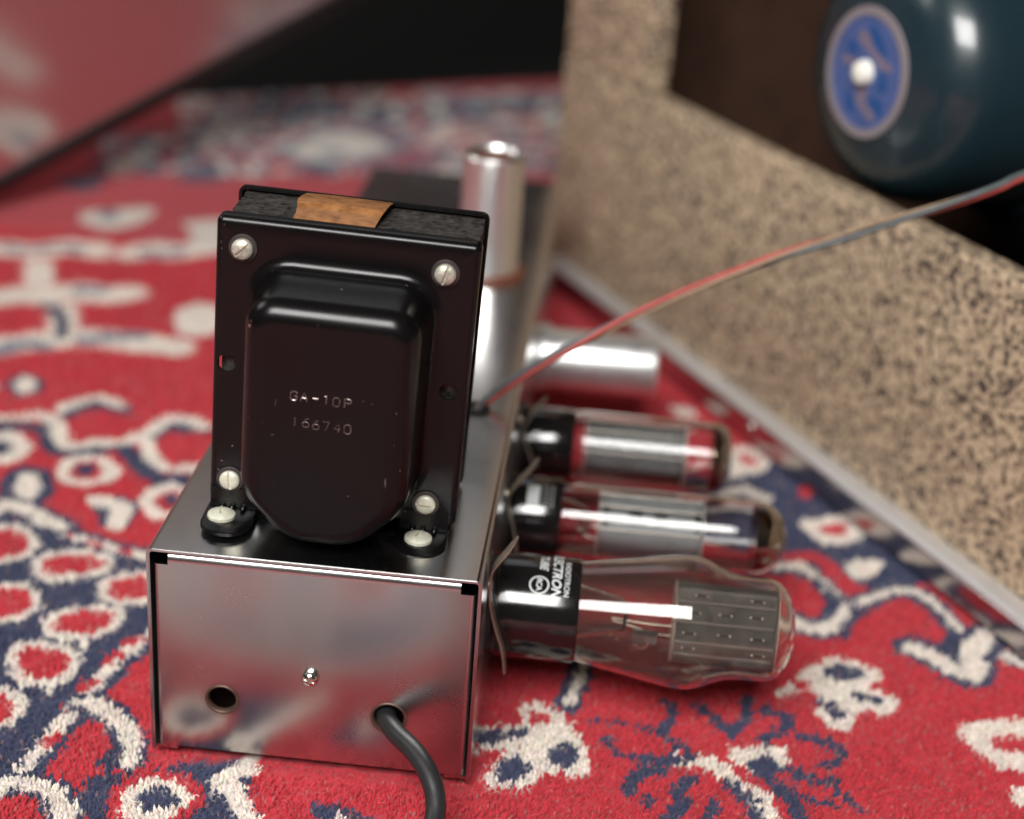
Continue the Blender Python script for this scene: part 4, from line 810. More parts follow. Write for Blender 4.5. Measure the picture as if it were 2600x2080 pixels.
('p','c',0,'c',4,[(21,675),(20,671),(16,668),(12,666),(8,667),(7,670),(7,674),(11,677),(15,679),(19,678)]),
('p','r',0,'c',4,[(35,676),(35,672),(33,668),(30,668),(28,669),(26,673),(27,677),(29,680),(32,681),(34,679)]),
('p','c',0,'n',4,[(49,682),(48,678),(45,675),(41,674),(38,675),(36,678),(37,682),(40,685),(44,687),(47,685)]),
('p','r',0,'b',4,[(58,688),(58,684),(55,681),(52,680),(49,681),(48,684),(49,688),(51,691),(54,692),(57,691)]),
('p','b',0,None,4,[(71,693),(70,688),(67,684),(63,682),(60,684),(58,689),(59,694),(62,699),(66,700),(69,698)]),
('p','s',0,'b',4,[(76,696),(76,692),(74,688),(71,687),(69,689),(67,694),(68,698),(70,702),(73,703),(75,701)]),
('p','b',0,None,4,[(91,701),(90,697),(88,693),(85,692),(82,694),(81,697),(82,701),(84,705),(87,706),(90,704)]),
('p','b',0,'c',4,[(100,702),(100,698),(97,695),(94,694),(91,695),(90,699),(91,703),(93,706),(97,707),(99,706)]),
('p','c',0,'b',10,[(-101,677),(-96,716),(-75,750),(-48,736),(-36,717),(-70,673)]),
('p','b',0,None,0,[(-61,698),(-62,691),(-67,686),(-74,684),(-80,685),(-83,690),(-82,697),(-77,702),(-71,704),(-64,702)]),
('p','n',0,None,0,[(-131,613),(-132,605),(-138,599),(-147,596),(-156,598),(-160,603),(-159,610),(-153,617),(-144,620),(-135,618)]),
('p','n',0,None,0,[(-56,649),(-58,643),(-64,637),(-73,634),(-80,635),(-84,640),(-83,646),(-76,651),(-68,654),(-60,653)]),
('p','n',0,None,0,[(-199,572),(-199,563),(-204,556),(-213,553),(-222,556),(-227,563),(-227,572),(-222,579),(-213,582),(-204,579)]),
('p','b',0,'n',8,[(-142,806),(-141,795),(-142,787),(-145,786),(-149,792),(-152,802),(-154,813),(-153,820),(-150,822),(-145,816)]),
('p','b',0,'n',8,[(-115,807),(-114,796),(-115,789),(-118,787),(-122,793),(-125,803),(-126,814),(-125,822),(-122,823),(-118,817)]),
('p','b',0,'n',8,[(-95,823),(-94,812),(-95,804),(-99,803),(-102,809),(-105,819),(-106,830),(-105,838),(-102,839),(-98,833)]),
('p','c',0,'n',8,[(-68,824),(-67,813),(-68,806),(-72,804),(-75,810),(-78,820),(-79,832),(-78,839),(-74,840),(-71,835)]),
('p','c',0,'n',8,[(-42,834),(-41,822),(-43,815),(-46,814),(-50,819),(-52,830),(-53,841),(-51,849),(-48,850),(-44,844)]),
('p','c',0,'n',8,[(-12,854),(-12,842),(-14,834),(-17,833),(-20,839),(-23,850),(-23,861),(-22,869),(-18,871),(-15,864)]),
('p','b',0,'n',8,[(17,860),(17,848),(15,840),(12,839),(9,845),(6,856),(6,868),(8,876),(12,877),(15,871)]),
('p','b',0,'n',8,[(46,880),(46,868),(43,860),(40,858),(37,864),(35,876),(35,888),(37,896),(40,897),(44,891)]),
('p','c',0,'n',8,[(74,885),(73,873),(71,865),(68,864),(65,870),(63,881),(63,893),(65,902),(69,903),(72,897)])]

PAL = {'r': (0.42, 0.030, 0.042), 'n': (0.040, 0.046, 0.090), 'c': (0.64, 0.575, 0.51), 's': (0.52, 0.17, 0.16), 'b': (0.20, 0.21, 0.25), 'g': (0.20, 0.16, 0.11)}
KEYS = list(PAL); PALA = np.array([PAL[k] for k in KEYS])
RA = math.radians(31.0); E1 = np.array([math.cos(RA), math.sin(RA)]); E2 = np.array([-math.sin(RA), math.cos(RA)])
U0, U1, V0, V1, STEP = -620, 900, -700, 806, 1.6
nu, nv = int((U1-U0)/STEP), int((V1-V0)/STEP)
uu, vv = np.meshgrid(U0+(np.arange(nu)+.5)*STEP, V0+(np.arange(nv)+.5)*STEP, indexing='ij')
WX = uu*E1[0]+vv*E2[0]; WY = uu*E1[1]+vv*E2[1]
KN = np.zeros((nu, nv), np.int8)
# hand-knotted wobble of the outlines
jx = rng.normal(0, 0.3, WX.shape); jy = rng.normal(0, 0.4, WX.shape)
def window(P, pad):
    P = np.array(P, float); pu = P@E1; pv = P@E2
    i0, i1 = int((pu.min()-pad-U0)/STEP), int((pu.max()+pad-U0)/STEP)+1
    j0, j1 = int((pv.min()-pad-V0)/STEP), int((pv.max()+pad-V0)/STEP)+1
    return slice(max(i0, 0), max(min(i1, nu), 0)), slice(max(j0, 0), max(min(j1, nv), 0))
def seg_dist(X, Y, P, closed):
    D = np.full(X.shape, 1e9); n = len(P)
    for i in range(n if closed else n-1):
        (ax, ay), (bx, by) = P[i], P[(i+1) % n]; dx, dy = bx-ax, by-ay; q = dx*dx+dy*dy or 1e-9
        t = np.clip(((X-ax)*dx+(Y-ay)*dy)/q, 0, 1)
        D = np.minimum(D, np.hypot(X-ax-t*dx, Y-ay-t*dy))
    return D
def inside(X, Y, P):
    r = np.zeros(X.shape, bool); n = len(P)
    for i in range(n):
        (ax, ay), (bx, by) = P[i], P[(i+1) % n]
        if ay == by: continue
        r ^= ((ay > Y) != (by > Y)) & (X < (bx-ax)*(Y-ay)/(by-ay)+ax)
    return r
def smooth_line(P):
    if len(P) < 3: return P
    return [(p.x, p.y) for p in catmull([(x, y, 0) for x, y in P], 3)]
def paint(kind, c, wd, oc, ow, P):
    if kind == 'l': P = smooth_line(P)
    s = window(P, wd+ow+4)
    X, Y = WX[s]+jx[s], WY[s]+jy[s]
    if X.size == 0: return
    if kind == 'p':
        Q = smooth_line(P+[P[0]])[:-1] if len(P) > 4 else P
        d = seg_dist(X, Y, Q, True); ins = inside(X, Y, Q); d = np.where(ins, -d, d)
    else:
        d = seg_dist(X, Y, P, False)-wd/2
    k = KN[s]
    if oc: k[d < ow] = KEYS.index(oc)
    k[d < 0] = KEYS.index(c)
# the part of the field the photograph does not show repeats the same kinds of motif
def motif(cx, cy, sz, t):
    def ring(a, b, c, oc=None, ow=0, n=9, ph=0):
        paint('p', c, 0, oc, ow, [(cx+a*sz*math.cos(ph+2*math.pi*i/n)*(1+.12*(i % 2)), cy+b*sz*math.sin(ph+2*math.pi*i/n)*(1+.12*(i % 2))) for i in range(n)])
    if t == 0: ring(1, 1, 'r', 'c', 5); ring(.45, .4, 'n')
    elif t == 1: ring(1.1, .9, 'c', 'n', 3); ring(.55, .45, 'n'); ring(.2, .2, 'r')
    elif t == 2:
        paint('l', 'c', 6, 'n', 3, [(cx-1.4*sz, cy-.5*sz), (cx-.5*sz, cy+.4*sz), (cx+.4*sz, cy-.2*sz), (cx+1.3*sz, cy+.6*sz)])
    else: ring(1.5, 1.2, 'n', 'c', 4); ring(.8, .7, 'r', 'c', 4)
for gx in range(-700, 900, 47):
    for gy in range(-700, 1100, 50):
        x, y = gx+random.uniform(-16, 16), gy+random.uniform(-16, 16); sz = random.uniform(11, 19); t = random.randrange(4)
        front = y < -75+(x+33)*.167; left = x < -60-(y+40)*.386; rightside = y > 560-1.79*(x-60) and x > 160
        if front or left or rightside: motif(x, y, sz, t)
# a navy medallion with flowers invented out of view, for the end panel's reflection
paint('p', 'b', 0, 'c', 5, [(8, -62), (52, -58), (78, -80), (70, -130), (40, -170), (0, -160), (-22, -120), (-16, -80)])
for fx_, fy_ in ((30, -78), (4, -100), (48, -108), (18, -135), (52, -142)): motif(fx_, fy_, 12, 1 if fx_ % 4 else 0)
paint('l', 'c', 6, 'n', 3, [(-30, -60), (-34, -100), (-20, -150), (10, -185)])
for s_ in RUG: paint(*s_)

pile_tint = PALA[KN]
base_var = 0.92+0.16*rng.random((nu, nv, 1))
pile_tint = pile_tint*base_var

rug = thing('persian_rug', 'red patterned wool rug with navy and cream motifs lying on the floor', 'rug', (0, 0, -6))
# woven ground as one sheet with a soft uneven surface
gs = 3.2
gu, gv = int((U1-U0)/gs), int((V1-V0)/gs)
a, b_ = np.meshgrid(U0+np.arange(gu+1)*gs, V0+np.arange(gv+1)*gs, indexing='ij')
ix = np.clip(((a-U0)/STEP).astype(int), 0, nu-1); iy = np.clip(((b_-V0)/STEP).astype(int), 0, nv-1)
cols = pile_tint[ix, iy]
gx = a*E1[0]+b_*E2[0]; gy = a*E1[1]+b_*E2[1]
gz = 4.2+rng.normal(0, .35, a.shape)
near = (gy < 470) & (gy > -90)
gz = np.where(near, gz-1.6, gz)
co = np.stack([gx, gy, gz], -1).reshape(-1, 3)*MM
idx = np.arange((gu+1)*(gv+1)).reshape(gu+1, gv+1)
q = np.stack([idx[:-1, :-1], idx[1:, :-1], idx[1:, 1:], idx[:-1, 1:]], -1).reshape(-1, 4)
def np_mesh(name, co, faces_flat, loop_tot, colors, mat, parent):
    me = bpy.data.meshes.new(name)
    me.vertices.add(len(co)); me.vertices.foreach_set('co', co.astype(np.float32).ravel())
    me.loops.add(len(faces_flat)); me.loops.foreach_set('vertex_index', faces_flat.astype(np.int32).ravel())
    me.polygons.add(len(loop_tot)); st = np.concatenate([[0], np.cumsum(loop_tot)[:-1]])
    me.polygons.foreach_set('loop_start', st.astype(np.int32)); me.polygons.foreach_set('loop_total', loop_tot.astype(np.int32))
    me.update(calc_edges=True)
    ca = me.color_attributes.new('Col', 'FLOAT_COLOR', 'POINT')
    ca.data.foreach_set('color', np.concatenate([colors, np.ones((len(colors), 1))], 1).astype(np.float32).ravel())
    me.materials.append(mat); me.shade_smooth()
    o = bpy.data.objects.new(name, me); COL.objects.link(o); o.parent = parent
    return o
np_mesh('woven_ground', co, q.ravel(), np.full(len(q), 4), cols.reshape(-1, 3), M['rug'], rug)
# underside slab so that the rug has a thickness
cs = [(U0, V0), (U1, V0), (U1, V1), (U0, V1)]
cw = [(u*E1[0]+v*E2[0], u*E1[1]+v*E2[1]) for u, v in cs]
finish('backing', [(x, y, -2.5) for x, y in cw]+[(x, y, 2) for x, y in cw], [(0, 1, 2, 3), (4, 5, 6, 7), (0, 1, 5, 4), (1, 2, 6, 5), (2, 3, 7, 6), (3, 0, 4, 7)], M['w_tan'], rug, 0)

# cut wool tufts over the part near the lens
sp = 1.22
ku, kv = np.meshgrid(np.arange(-300, 500, sp), np.arange(-300, 560, sp), indexing='ij')
ku = ku+rng.uniform(-.32, .32, ku.shape)*sp; kv = kv+rng.uniform(-.32, .32, kv.shape)*sp
px = ku*E1[0]+kv*E2[0]; py = ku*E1[1]+kv*E2[1]
keep = (py > -95) & (py < 470) & (px > -240) & (px > -62-(py+40)*.40) & (py < 585-1.79*(px-30)) & (px < 300) & ~((px > 3) & (px < 97) & (py > 4) & (py < 420))
far = py > 230
keep &= (~far) | (rng.random(px.shape) < .55)
px, py = px[keep], py[keep]; nt_ = len(px)
lu = px*E1[0]+py*E1[1]; lv = px*E2[0]+py*E2[1]
ci = KN[np.clip(((lu-U0)/STEP).astype(int), 0, nu-1), np.clip(((lv-V0)/STEP).astype(int), 0, nv-1)]
tc_ = PALA[ci]*(0.80+0.42*rng.random((nt_, 1)))*(1+rng.normal(0, .035, (nt_, 3)))
fade = rng.random(nt_) < .05
tc_[fade] = tc_[fade]*.6+np.array([.5, .3, .27])*.25
sw = np.where(py > 230, 1.35, 1.0)
h = rng.uniform(3.3, 5.2, nt_)+.5*np.sin(px*.16+py*.05)*np.sin(py*.21)
crush = np.clip(1-np.hypot(np.maximum(0, np.maximum(-px, px-100)), np.maximum(0, np.maximum(-py, py-414)))/4, 0, 1)
h = h-1.2*crush
wav = np.stack([np.sin(py*.09+px*.03), np.cos(px*.07-py*.05)], -1)*.3
ln = rng.normal(0, .5, (nt_, 2))+np.array([.25, -.45])+wav
ph = rng.uniform(0, 2*np.pi, nt_)
R0, R1 = .62*sw, .66*sw*rng.uniform(.8, 1.2, nt_)
rings = []
for rr, hh, lf in ((R0, 0.9, 0.0), (R1, .62, .45)):
    for k in range(4):
        an = ph+k*np.pi/2
        zz = hh*np.ones(nt_) if lf == 0 else hh*h
        rings.append(np.stack([px+ln[:, 0]*lf+rr*np.cos(an), py+ln[:, 1]*lf+rr*np.sin(an), zz], -1))
tip = np.stack([px+ln[:, 0], py+ln[:, 1], h], -1)
tv = np.stack(rings+[tip], 1)            # nt, 9, 3
tcol = np.repeat(tc_[:, None, :], 9, 1)
b0 = (np.arange(nt_)*9)[:, None]
quads = np.concatenate([b0+np.array([[k, (k+1) % 4, 4+(k+1) % 4, 4+k]]) for k in range(4)], 1).reshape(nt_, 16)
tris = np.concatenate([b0+np.array([[4+k, 4+(k+1) % 4, 8]]) for k in range(4)], 1).reshape(nt_, 12)
flat = np.concatenate([quads, tris], 1).ravel()
lt = np.tile(np.array([4]*4+[3]*4), nt_)
pile = np_mesh('pile', tv.reshape(-1, 3)*MM, flat, lt, tcol.reshape(-1, 3), M['pile'], rug)
pile['kind'] = 'stuff'
# loose fibres standing out of the pile
nf = 5200
fx = rng.uniform(-70, 300, nf); fy = rng.uniform(-85, 150, nf)
k_ = ~((fx > -1) & (fx < 101) & (fy > -1)) & (fy < 560-1.79*(fx-30)); fx, fy = fx[k_], fy[k_]; nf = len(fx)
fu = fx*E1[0]+fy*E1[1]; fv = fx*E2[0]+fy*E2[1]
fc = PALA[KN[np.clip(((fu-U0)/STEP).astype(int), 0, nu-1), np.clip(((fv-V0)/STEP).astype(int), 0, nv-1)]]*1.25+.05
dr = rng.uniform(0, 2*np.pi, nf); le = rng.uniform(1.0, 3.2, nf); cv = rng.normal(0, 1.2, nf); wd = .07
fvs = []
for t in (0, .33, .66, 1):
    x = fx+le*t*np.cos(dr+cv*t); y = fy+le*t*np.sin(dr+cv*t); z = 4.4+1.5*np.sin(t*2.6)
    for s in (-1, 1): fvs.append(np.stack([x-s*wd*np.sin(dr), y+s*wd*np.cos(dr), z*np.ones(nf)+s*.05], -1))
fvs = np.stack(fvs, 1); b0 = (np.arange(nf)*8)[:, None]
fq = np.concatenate([b0+np.array([[2*k, 2*k+1, 2*k+3, 2*k+2]]) for k in range(3)], 1).ravel()
fib = np_mesh('loose_fibres', fvs.reshape(-1, 3)*MM, fq, np.full(nf*3, 4), np.repeat(fc[:, None, :], 8, 1).reshape(-1, 3), M['pile'], rug)
fib['kind'] = 'stuff'

# ------------------------------------------------------------------ amplifier cabinet behind
CA = math.radians(-60.83)
cab = thing('amplifier_cabinet', 'open-backed amplifier cabinet covered in mottled tan cloth with a metal strip along its foot', 'cabinet', (217.2, 254.6, 0), (0, 0, CA))
box('lower_back_panel', -252, 420, 0, 14, 3, 128, M['tolex'], cab, 2.5, 3)
box('upright_panel', -252, -160, 1, 14.5, 128.2, 470, M['tolex'], cab, 2.0, 3)
box('side_board', -250, -238, 14.6, 240, 3, 455.8, M['baffle'], cab)
box('side_covering', -252, -250.1, 14.6, 240, 3, 470, M['tolex'], cab)
box('side_board', 406, 420, 14.6, 240, 3, 470, M['tolex'], cab, 2)
box('bottom_board', -237.8, 405.8, 14.4, 222, 3, 16, M['blackwood'], cab)
box('top_board', -237.8, 405.8, 0.5, 240, 456, 470, M['tolex'], cab, 2)
box('baffle_board', -237.8, 405.8, 222.2, 236, 3, 455.8, M['baffle'], cab)
rl = finish('metal_strip', *loft([[(s, y, z) for y, z in [(-0.5, 1), (-7, 1), (-7.6, 2), (-7.6, 11.2), (-7.2, 11.8), (-6.4, 12.2), (-0.5, 12.4)]] for s in (-236, 415)], True, True), M['rail'], cab)
finish('strip_lip', *loft([[(s, y, z) for y, z in [(-0.4, 12.5), (-7.4, 12.3), (-8.2, 12.8), (-8.2, 13.6), (-7.4, 14.4), (-4, 15.6), (-0.4, 16.2)]] for s in (-236, 415)], True, True), M['lip'], rl, 50)
for s in (-20,):
    lathe('screw', [(-9.2, .2), (-9.0, 1.6), (-8.4, 2.6), (-7.5, 3.0)], M['rail'], rl, 'y', 20).location = (s*MM, 0, 7.5*MM)
lathe('glide', [(0, 6), (2, 7), (5, 7), (7, 5.5), (8.2, 2.5), (8.4, .1)], M['alu'], cab, 'z', 24).location = (-247*MM, -4*MM, 0)

# loudspeaker with a drawn magnet cover, mounted on the baffle
spk = thing('loudspeaker', 'dark teal loudspeaker magnet cover with a round blue label inside the cabinet', 'loudspeaker', (226.5, 258.4, 175.8), (0, 0, CA))
lathe('magnet_cover', [(-.5, .1), (-.5, 27), (.3, 29), (1.2, 34), (4, 42), (9, 48.5), (16, 52.5), (24, 54.5), (60, 57), (72, 58), (74, 62), (78, 63)], M['teal'], spk, 'y', 72)
lathe('basket', [(78, 63), (84, 70), (150, 120), (180, 132), (201, 138), (202.5, 138), (202.5, 110)], M['basket'], spk, 'y', 48)
lab = lathe('label', [(-1.0, .1), (-1.0, 23.3), (-.6, 23.4)], M['lab_blue'], spk, 'y', 48, smooth=20)
lathe('label_rim', [(-1.3, 23.0), (-1.3, 26.6), (-.45, 26.8), (-.45, 23.0)], M['lab_rim'], spk, 'y', 48, True)
lathe('rivet_cap', [(-6.2, .1), (-6.0, 2.4), (-4.8, 4.4), (-3.2, 5.2), (-1.0, 5.4)], M['white'], spk, 'y', 24)
def print_patch(name, P, mat, y=-1.12):
    finish(name, [(x, y, z) for x, z in P]+[(x, y+.1, z) for x, z in P], [tuple(range(len(P)))]+[(i, (i+1) % len(P), len(P)+(i+1) % len(P), len(P)+i) for i in range(len(P))], mat, lab, 0)
print_patch('print_mark', [(0, 20), (7, 16), (12, 10), (9, 8), (3, 12), (-2, 16)], M['lab_deep'])
print_patch('print_mark', [(-8, 16.5), (-1, 15.5), (2, 11), (12, 7), (17, 6), (16, 3), (8, 4), (-1, 9), (-7, 11)], M['lab_peach'], -1.16)
print_patch('print_mark', [(-14, 11), (-8, 10), (-7, 6), (-14, 6)], M['lab_deep'])
print_patch('print_mark', [(-17, 4), (-7, 4), (-7, 1), (-17, 1)], M['lab_peach'])
print_patch('print_mark', [(8, 2), (14, 3), (15, -5), (9, -6)], M['lab_deep'])
print_patch('print_mark', [(-4, -6), (3, -6), (3, -12), (10, -15), (9, -19), (2, -16), (-4, -13)], M['lab_peach'])
print_patch('print_mark', [(5, -8), (14, -9), (15, -15), (11, -15), (5, -11)], M['lab_deep'])
print_patch('print_mark', [(-12, -9), (-5, -12), (-2, -18), (-9, -17)], M['lab_deep'])

# ------------------------------------------------------------------ mirror standing on the rug at the left
P1 = Vector((-252.0, 480.0, 4.0)); P2 = Vector((-61.0, 700.0, 105.0))
ex = (P2-P1).normalized(); ha = ex.cross(Vector((0, 0, 1))).normalized(); hb = ha.cross(ex)
uz = math.cos(math.radians(20))*hb+math.sin(math.radians(20))*ha
ny = uz.cross(ex)
mir = thing('leaning_mirror', 'hazy mirror in a thin black frame propped above the rug and reflecting it', 'mirror')
mm = Matrix((ex, ny, uz)).transposed().to_4x4(); mm.translation = P1*MM; mir.matrix_world = mm
box('glass', -90, 560, 2, 6, 11, 300, M['mirror'], mir)
box('frame_rail', -102, 572, -1, 12, 0, 11.2, M['frame'], mir, 1.5); box('frame_rail', -102, 572, -1, 12, 300, 312, M['frame'], mir, 1.5)
box('frame_stile', -102, -90, -1, 12, 11.4, 299.8, M['frame'], mir, 1.5); box('frame_stile', 560, 572, -1, 12, 11.4, 299.8, M['frame'], mir, 1.5)

# ------------------------------------------------------------------ chassis
W_, H_, L_ = 100.0, 72.1, 414.0
ch = thing('amplifier_chassis', 'long plated steel amplifier chassis box lying on the red rug', 'chassis', (0, 0, 0))
def u_profile(x0, x1, z1, r, z0=0.0, n=5):
    P = [(x0, z0)]
    for k in range(n+1):
        a = math.pi-math.pi/2*k/n; P.append((x0+r+r*math.cos(a), z1-r+r*math.sin(a)))
    for k in range(n+1):
        a = math.pi/2-math.pi/2*k/n; P.append((x1-r+r*math.cos(a), z1-r+r*math.sin(a)))
    P.append((x1, z0)); return P
po = u_profile(0, W_, H_, 2.0); pi_ = u_profile(1.1, W_-1.1, H_-1.1, 0.95)
ring = po+pi_[::-1]
shell = finish('shell', *loft([[(x, y, z) for x, z in ring] for y in (0, L_)], True, True), M['chrome'], ch, 25)
bm = bmesh.new(); bm.from_mesh(shell.data)
ed = [e for e in bm.edges if all(abs(v.co.y) < 1e-5 for v in e.verts) and e.is_manifold and e.calc_face_angle(0) > 1.2]
bmesh.ops.bevel(bm, geom=ed, offset=0.28*MM, segments=2, affect='EDGES'); bm.to_mesh(shell.data); bm.free()
shell.data.shade_smooth(); shell.data.set_sharp_from_angle(angle=math.radians(40))
cy = []
for x, y, r in ((86, 119, 3.4),):
    c = lathe('c', [(60, r), (80, r)], None, None, 'z', 24); c.location = (x*MM, y*MM, 0); cy.append(c)
cut(shell, cy)
box('foot_lip', 1.2, 8, 1.0, 410, 0.2, 1.2, M['chrome'], ch); box('foot_lip', 92, 98.8, 1.0, 410, 0.2, 1.2, M['chrome'], ch)
# end panel: a pan with rounded bends on three sides and notched top corners
fx0, fx1, fz0, fz1, rb, rs = 2.0, 98.0, 1.3, 70.8, 3.4, 1.3
def arc(n=6): return [(math.pi/2*k/n) for k in range(n+1)]
V, Fc = [], []
def strip(rows):
    o = len(V)
    for r_ in rows: V.extend(r_)
    n = len(rows[0])
    for j in range(len(rows)-1):
        for i in range(n-1): Fc.append((o+j*n+i, o+j*n+i+1, o+(j+1)*n+i+1, o+(j+1)*n+i))
yf = 1.0; nb = 4.3
top_rows = []
for a in arc(): 
    y = yf+rb-rb*math.cos(a); z = fz1-rb+rb*math.sin(a); top_rows.append([(fx0+nb, y, z), (fx1-nb, y, z)])
top_rows.append([(fx0+nb, 14, fz1), (fx1-nb, 14, fz1)])
strip(top_rows)
for sx, xe in ((1, fx0), (-1, fx1)):
    rows = []
    for a in arc():
        rows.append([(xe+sx*(rs-rs*math.sin(a)), yf+rs-rs*math.cos(a), fz0), (xe+sx*(rs-rs*math.sin(a)), yf+rs-rs*math.cos(a), fz1-nb)])
    rows.append([(xe, 12, fz0), (xe, 12, fz1-nb)]); strip(rows)
face = finish('end_panel', V, Fc, M['chrome_end'], ch, 50)
me0 = face.data
# flat face with two holes, built as a plate and bored
pl = [(fx0+rs, fz0), (fx1-rs, fz0), (fx1-rs, fz1-nb), (fx1-nb, fz1-nb), (fx1-nb, fz1-rb), (fx0+nb, fz1-rb), (fx0+nb, fz1-nb), (fx0+rs, fz1-nb)]
plate = finish('face_plate', *loft([[(x, yf, z) for x, z in pl], [(x, yf+1.0, z) for x, z in pl]], True, True), M['chrome_end'], None, 30)
cy = []
for x, z, r in ((22.2, 20.4, 4.55), (74.0, 20.0, 4.9)):
    c = lathe('c', [(-3, r), (6, r)], None, None, 'y', 40); c.location = (x*MM, 0, z*MM); cy.append(c)
cut(plate, cy)
bm = bmesh.new(); bm.from_mesh(face.data); bm.from_mesh(plate.data); bmesh.ops.remove_doubles(bm, verts=bm.verts, dist=1e-6)
bm.to_mesh(face.data); bm.free(); face.data.shade_smooth(); face.data.set_sharp_from_angle(angle=math.radians(35))
bpy.data.objects.remove(plate, do_unlink=True)
for x, z, r in ((22.2, 20.4, 4.55), (74.0, 20.0, 4.9)):
    lathe('hole_lip', [(0.72, r+.1), (0.66, r+.45), (0.95, r+.8), (1.3, r+.5), (2.6, r), (2.6, r-.35), (1.2, r-.25)], simple('rusty_lip', (0.10, 0.06, 0.045), .5, .5, var=.3), ch, 'y', 36, True).location = (x*MM, 0, z*MM)
ps = lathe('panel_screw', [(-1.9, .1), (-1.8, 1.1), (-1.3, 2.0), (-.6, 2.5), (.2, 2.65), (1.0, 2.65)], M['bright_screw'], ch, 'y', 28)
ps.location = (49.6*MM, 0, 32.2*MM)
cc = []
for an in (0.3, 0.3+math.pi/2):
    c = box('c', -1.7, 1.7, -2.5, -1.2, -.35, .35, M['slot']); c.rotation_euler = (0, an, 0); c.location = (49.6*MM, 0, 32.2*MM); cc.append(c)
cut(ps, cc)
box('far_end_panel', 2, 98, L_-3, L_-1.5, 1, 70.5, M['chrome'], ch)
box('inner_shade_sheet', 2.0, 98, 24, 26, 1.0, 70.6, M['dark'], ch)  # added dark sheet, stands in for the shade seen through the holes

# ------------------------------------------------------------------ screws
def screw_geo(r, dome, slotw, slotd, mat, name='screw', steps=6):
    prof = []
    for k in range(steps+1):
        a = math.pi/2*k/steps; prof.append((-(.9+dome*math.cos(a)), r*math.sin(a)*1.0))
    prof += [(-.4, r), (0, r*.98), (.5, r*.98)]
    o = lathe(name, prof, mat, None, 'y', 36)
    c = box('c', -r-1, r+1, -(.9+dome)-1, -(.9+dome)+slotd, -slotw/2, slotw/2, M['slot'])
    return cut(o, [c])

# ------------------------------------------------------------------ power transformer
tr = thing('power_transformer', 'black enamelled power transformer stamped GA-10P standing upright on the chassis', 'transformer', (50.2, 27.0, H_))
tr.rotation_mode = 'XYZ'; tr.rotation_euler = (math.radians(-0.185), math.radians(2.006), math.radians(1.332))
HW, TH, TD = 38.1, 94.2, 33.7
fb = 2.2   # bottom of flange above the chassis
def flange(y0, dirn, name):
    lipd = 5.0 if dirn > 0 else 3.6
    # plate with rolled top and side lips: profile swept round the rectangle
    def rect(ins, rc, top=0): return rpoly([(-HW, fb), (HW, fb), (HW, TH), (-HW, TH)], [2.5, 2.5, 2.2, 2.2], ins, 4)
    rings = []
    for ins, y in ((6.0, 1.0), (1.0, 1.0), (1.0, lipd), (0, lipd), (0, 2.0), (.15, 1.25), (.6, .6), (1.25, .15), (2.0, 0), (6.0, 0)):
        rings.append([(x, y0+dirn*y, z) for x, z in rect(ins, 0)])
    return rings
rg = flange(0.0, 1, 'f')
V, Fc = loft(rg, False, False)
n = len(rg[0])
# close the middle of the flange: back and front sheets
Fc.append(tuple(range(n))); Fc.append(tuple((len(rg)-1)*n+i for i in range(n)))
fla = finish('front_flange', V, Fc, M['enamel'], tr, 30)
cy = []
for x, z in ((-33.9, 48.8), (32.3, 48.0)):
    c = lathe('c', [(-3, 2.75), (3, 2.75)], None, None, 'y', 28); c.location = (x*MM, 0, z*MM); c.parent = tr; cy.append(c)
bpy.context.view_layer.update()
cut(fla, cy)
# drawn bell
bc = [(-10.5, 2.6), (10.5, 2.6), (25.6, 17.5), (25.6, 80.6), (-25.6, 80.6), (-25.6, 17.5)]
br_ = [19, 19, 17, 10, 10, 17]
def bell(dirn, y0, depth):
    rings = []
    for ins, y in ((-3.6, .02), (-2.6, -.15), (-1.5, -.6), (-.6, -1.5), (-.1, -2.8), (0, -4.2), (.3, -8), (.8, -depth+6.4)):
        rings.append([(x, y0+dirn*(-y)*-1, z) for x, z in rpoly(bc, br_, ins, 8)])
    rf = 6.4
    for k in range(1, 8):
        a = math.pi/2*k/7
        rings.append([(x, y0+dirn*(-(depth-rf)-rf*math.sin(a)), z) for x, z in rpoly(bc, br_, .9+rf*(1-math.cos(a)), 8)])
    rings.append([(x, y0+dirn*(-depth), z) for x, z in rpoly(bc, br_, 7.9, 8)])
    return loft(rings, False, True)
bell_o = finish('bell_cover', *bell(1, 0.0, 25.0), M['enamel'], tr, 60)
# rear flange and bell (mirror of the front)
rg = flange(TD, -1, 'r'); V, Fc = loft(rg, False, False); Fc.append(tuple(range(n))); Fc.append(tuple((len(rg)-1)*n+i for i in range(n)))
finish('rear_flange', V, Fc, M['enamel'], tr, 30)
V, Fc = bell(-1, TD, 20.5); finish('rear_bell_cover', V, Fc, M['enamel'], tr, 60)
# laminated core: separate steel sheets of slightly uneven size
core = []
y = 3.4
while y < TD-1.7:
    th = 0.62
    zt_ = TH-1.7+random.uniform(-.32, .28); xl, xr = -35.7+random.uniform(-.3, .3), 36.6+random.uniform(-.3, .3)
    c = [(xl, y, 4), (xr, y, 4), (xr, y, zt_), (xl, y, zt_)]
    core.append((c+[(a_, y+th, b_) for a_, _, b_ in c], [(0, 1, 2, 3), (4, 5, 6, 7), (0, 1, 5, 4), (1, 2, 6, 5), (2, 3, 7, 6), (3, 0, 4, 7)]))
    y += 0.80
lam = finish('laminated_core', *join_geo(core), M['lam'], tr, 0); lam['kind'] = 'stuff'
box('core_filler', -35.2, 36.2, 3.6, TD-1.8, 4.2, TH-2.8, M['lam'], tr)
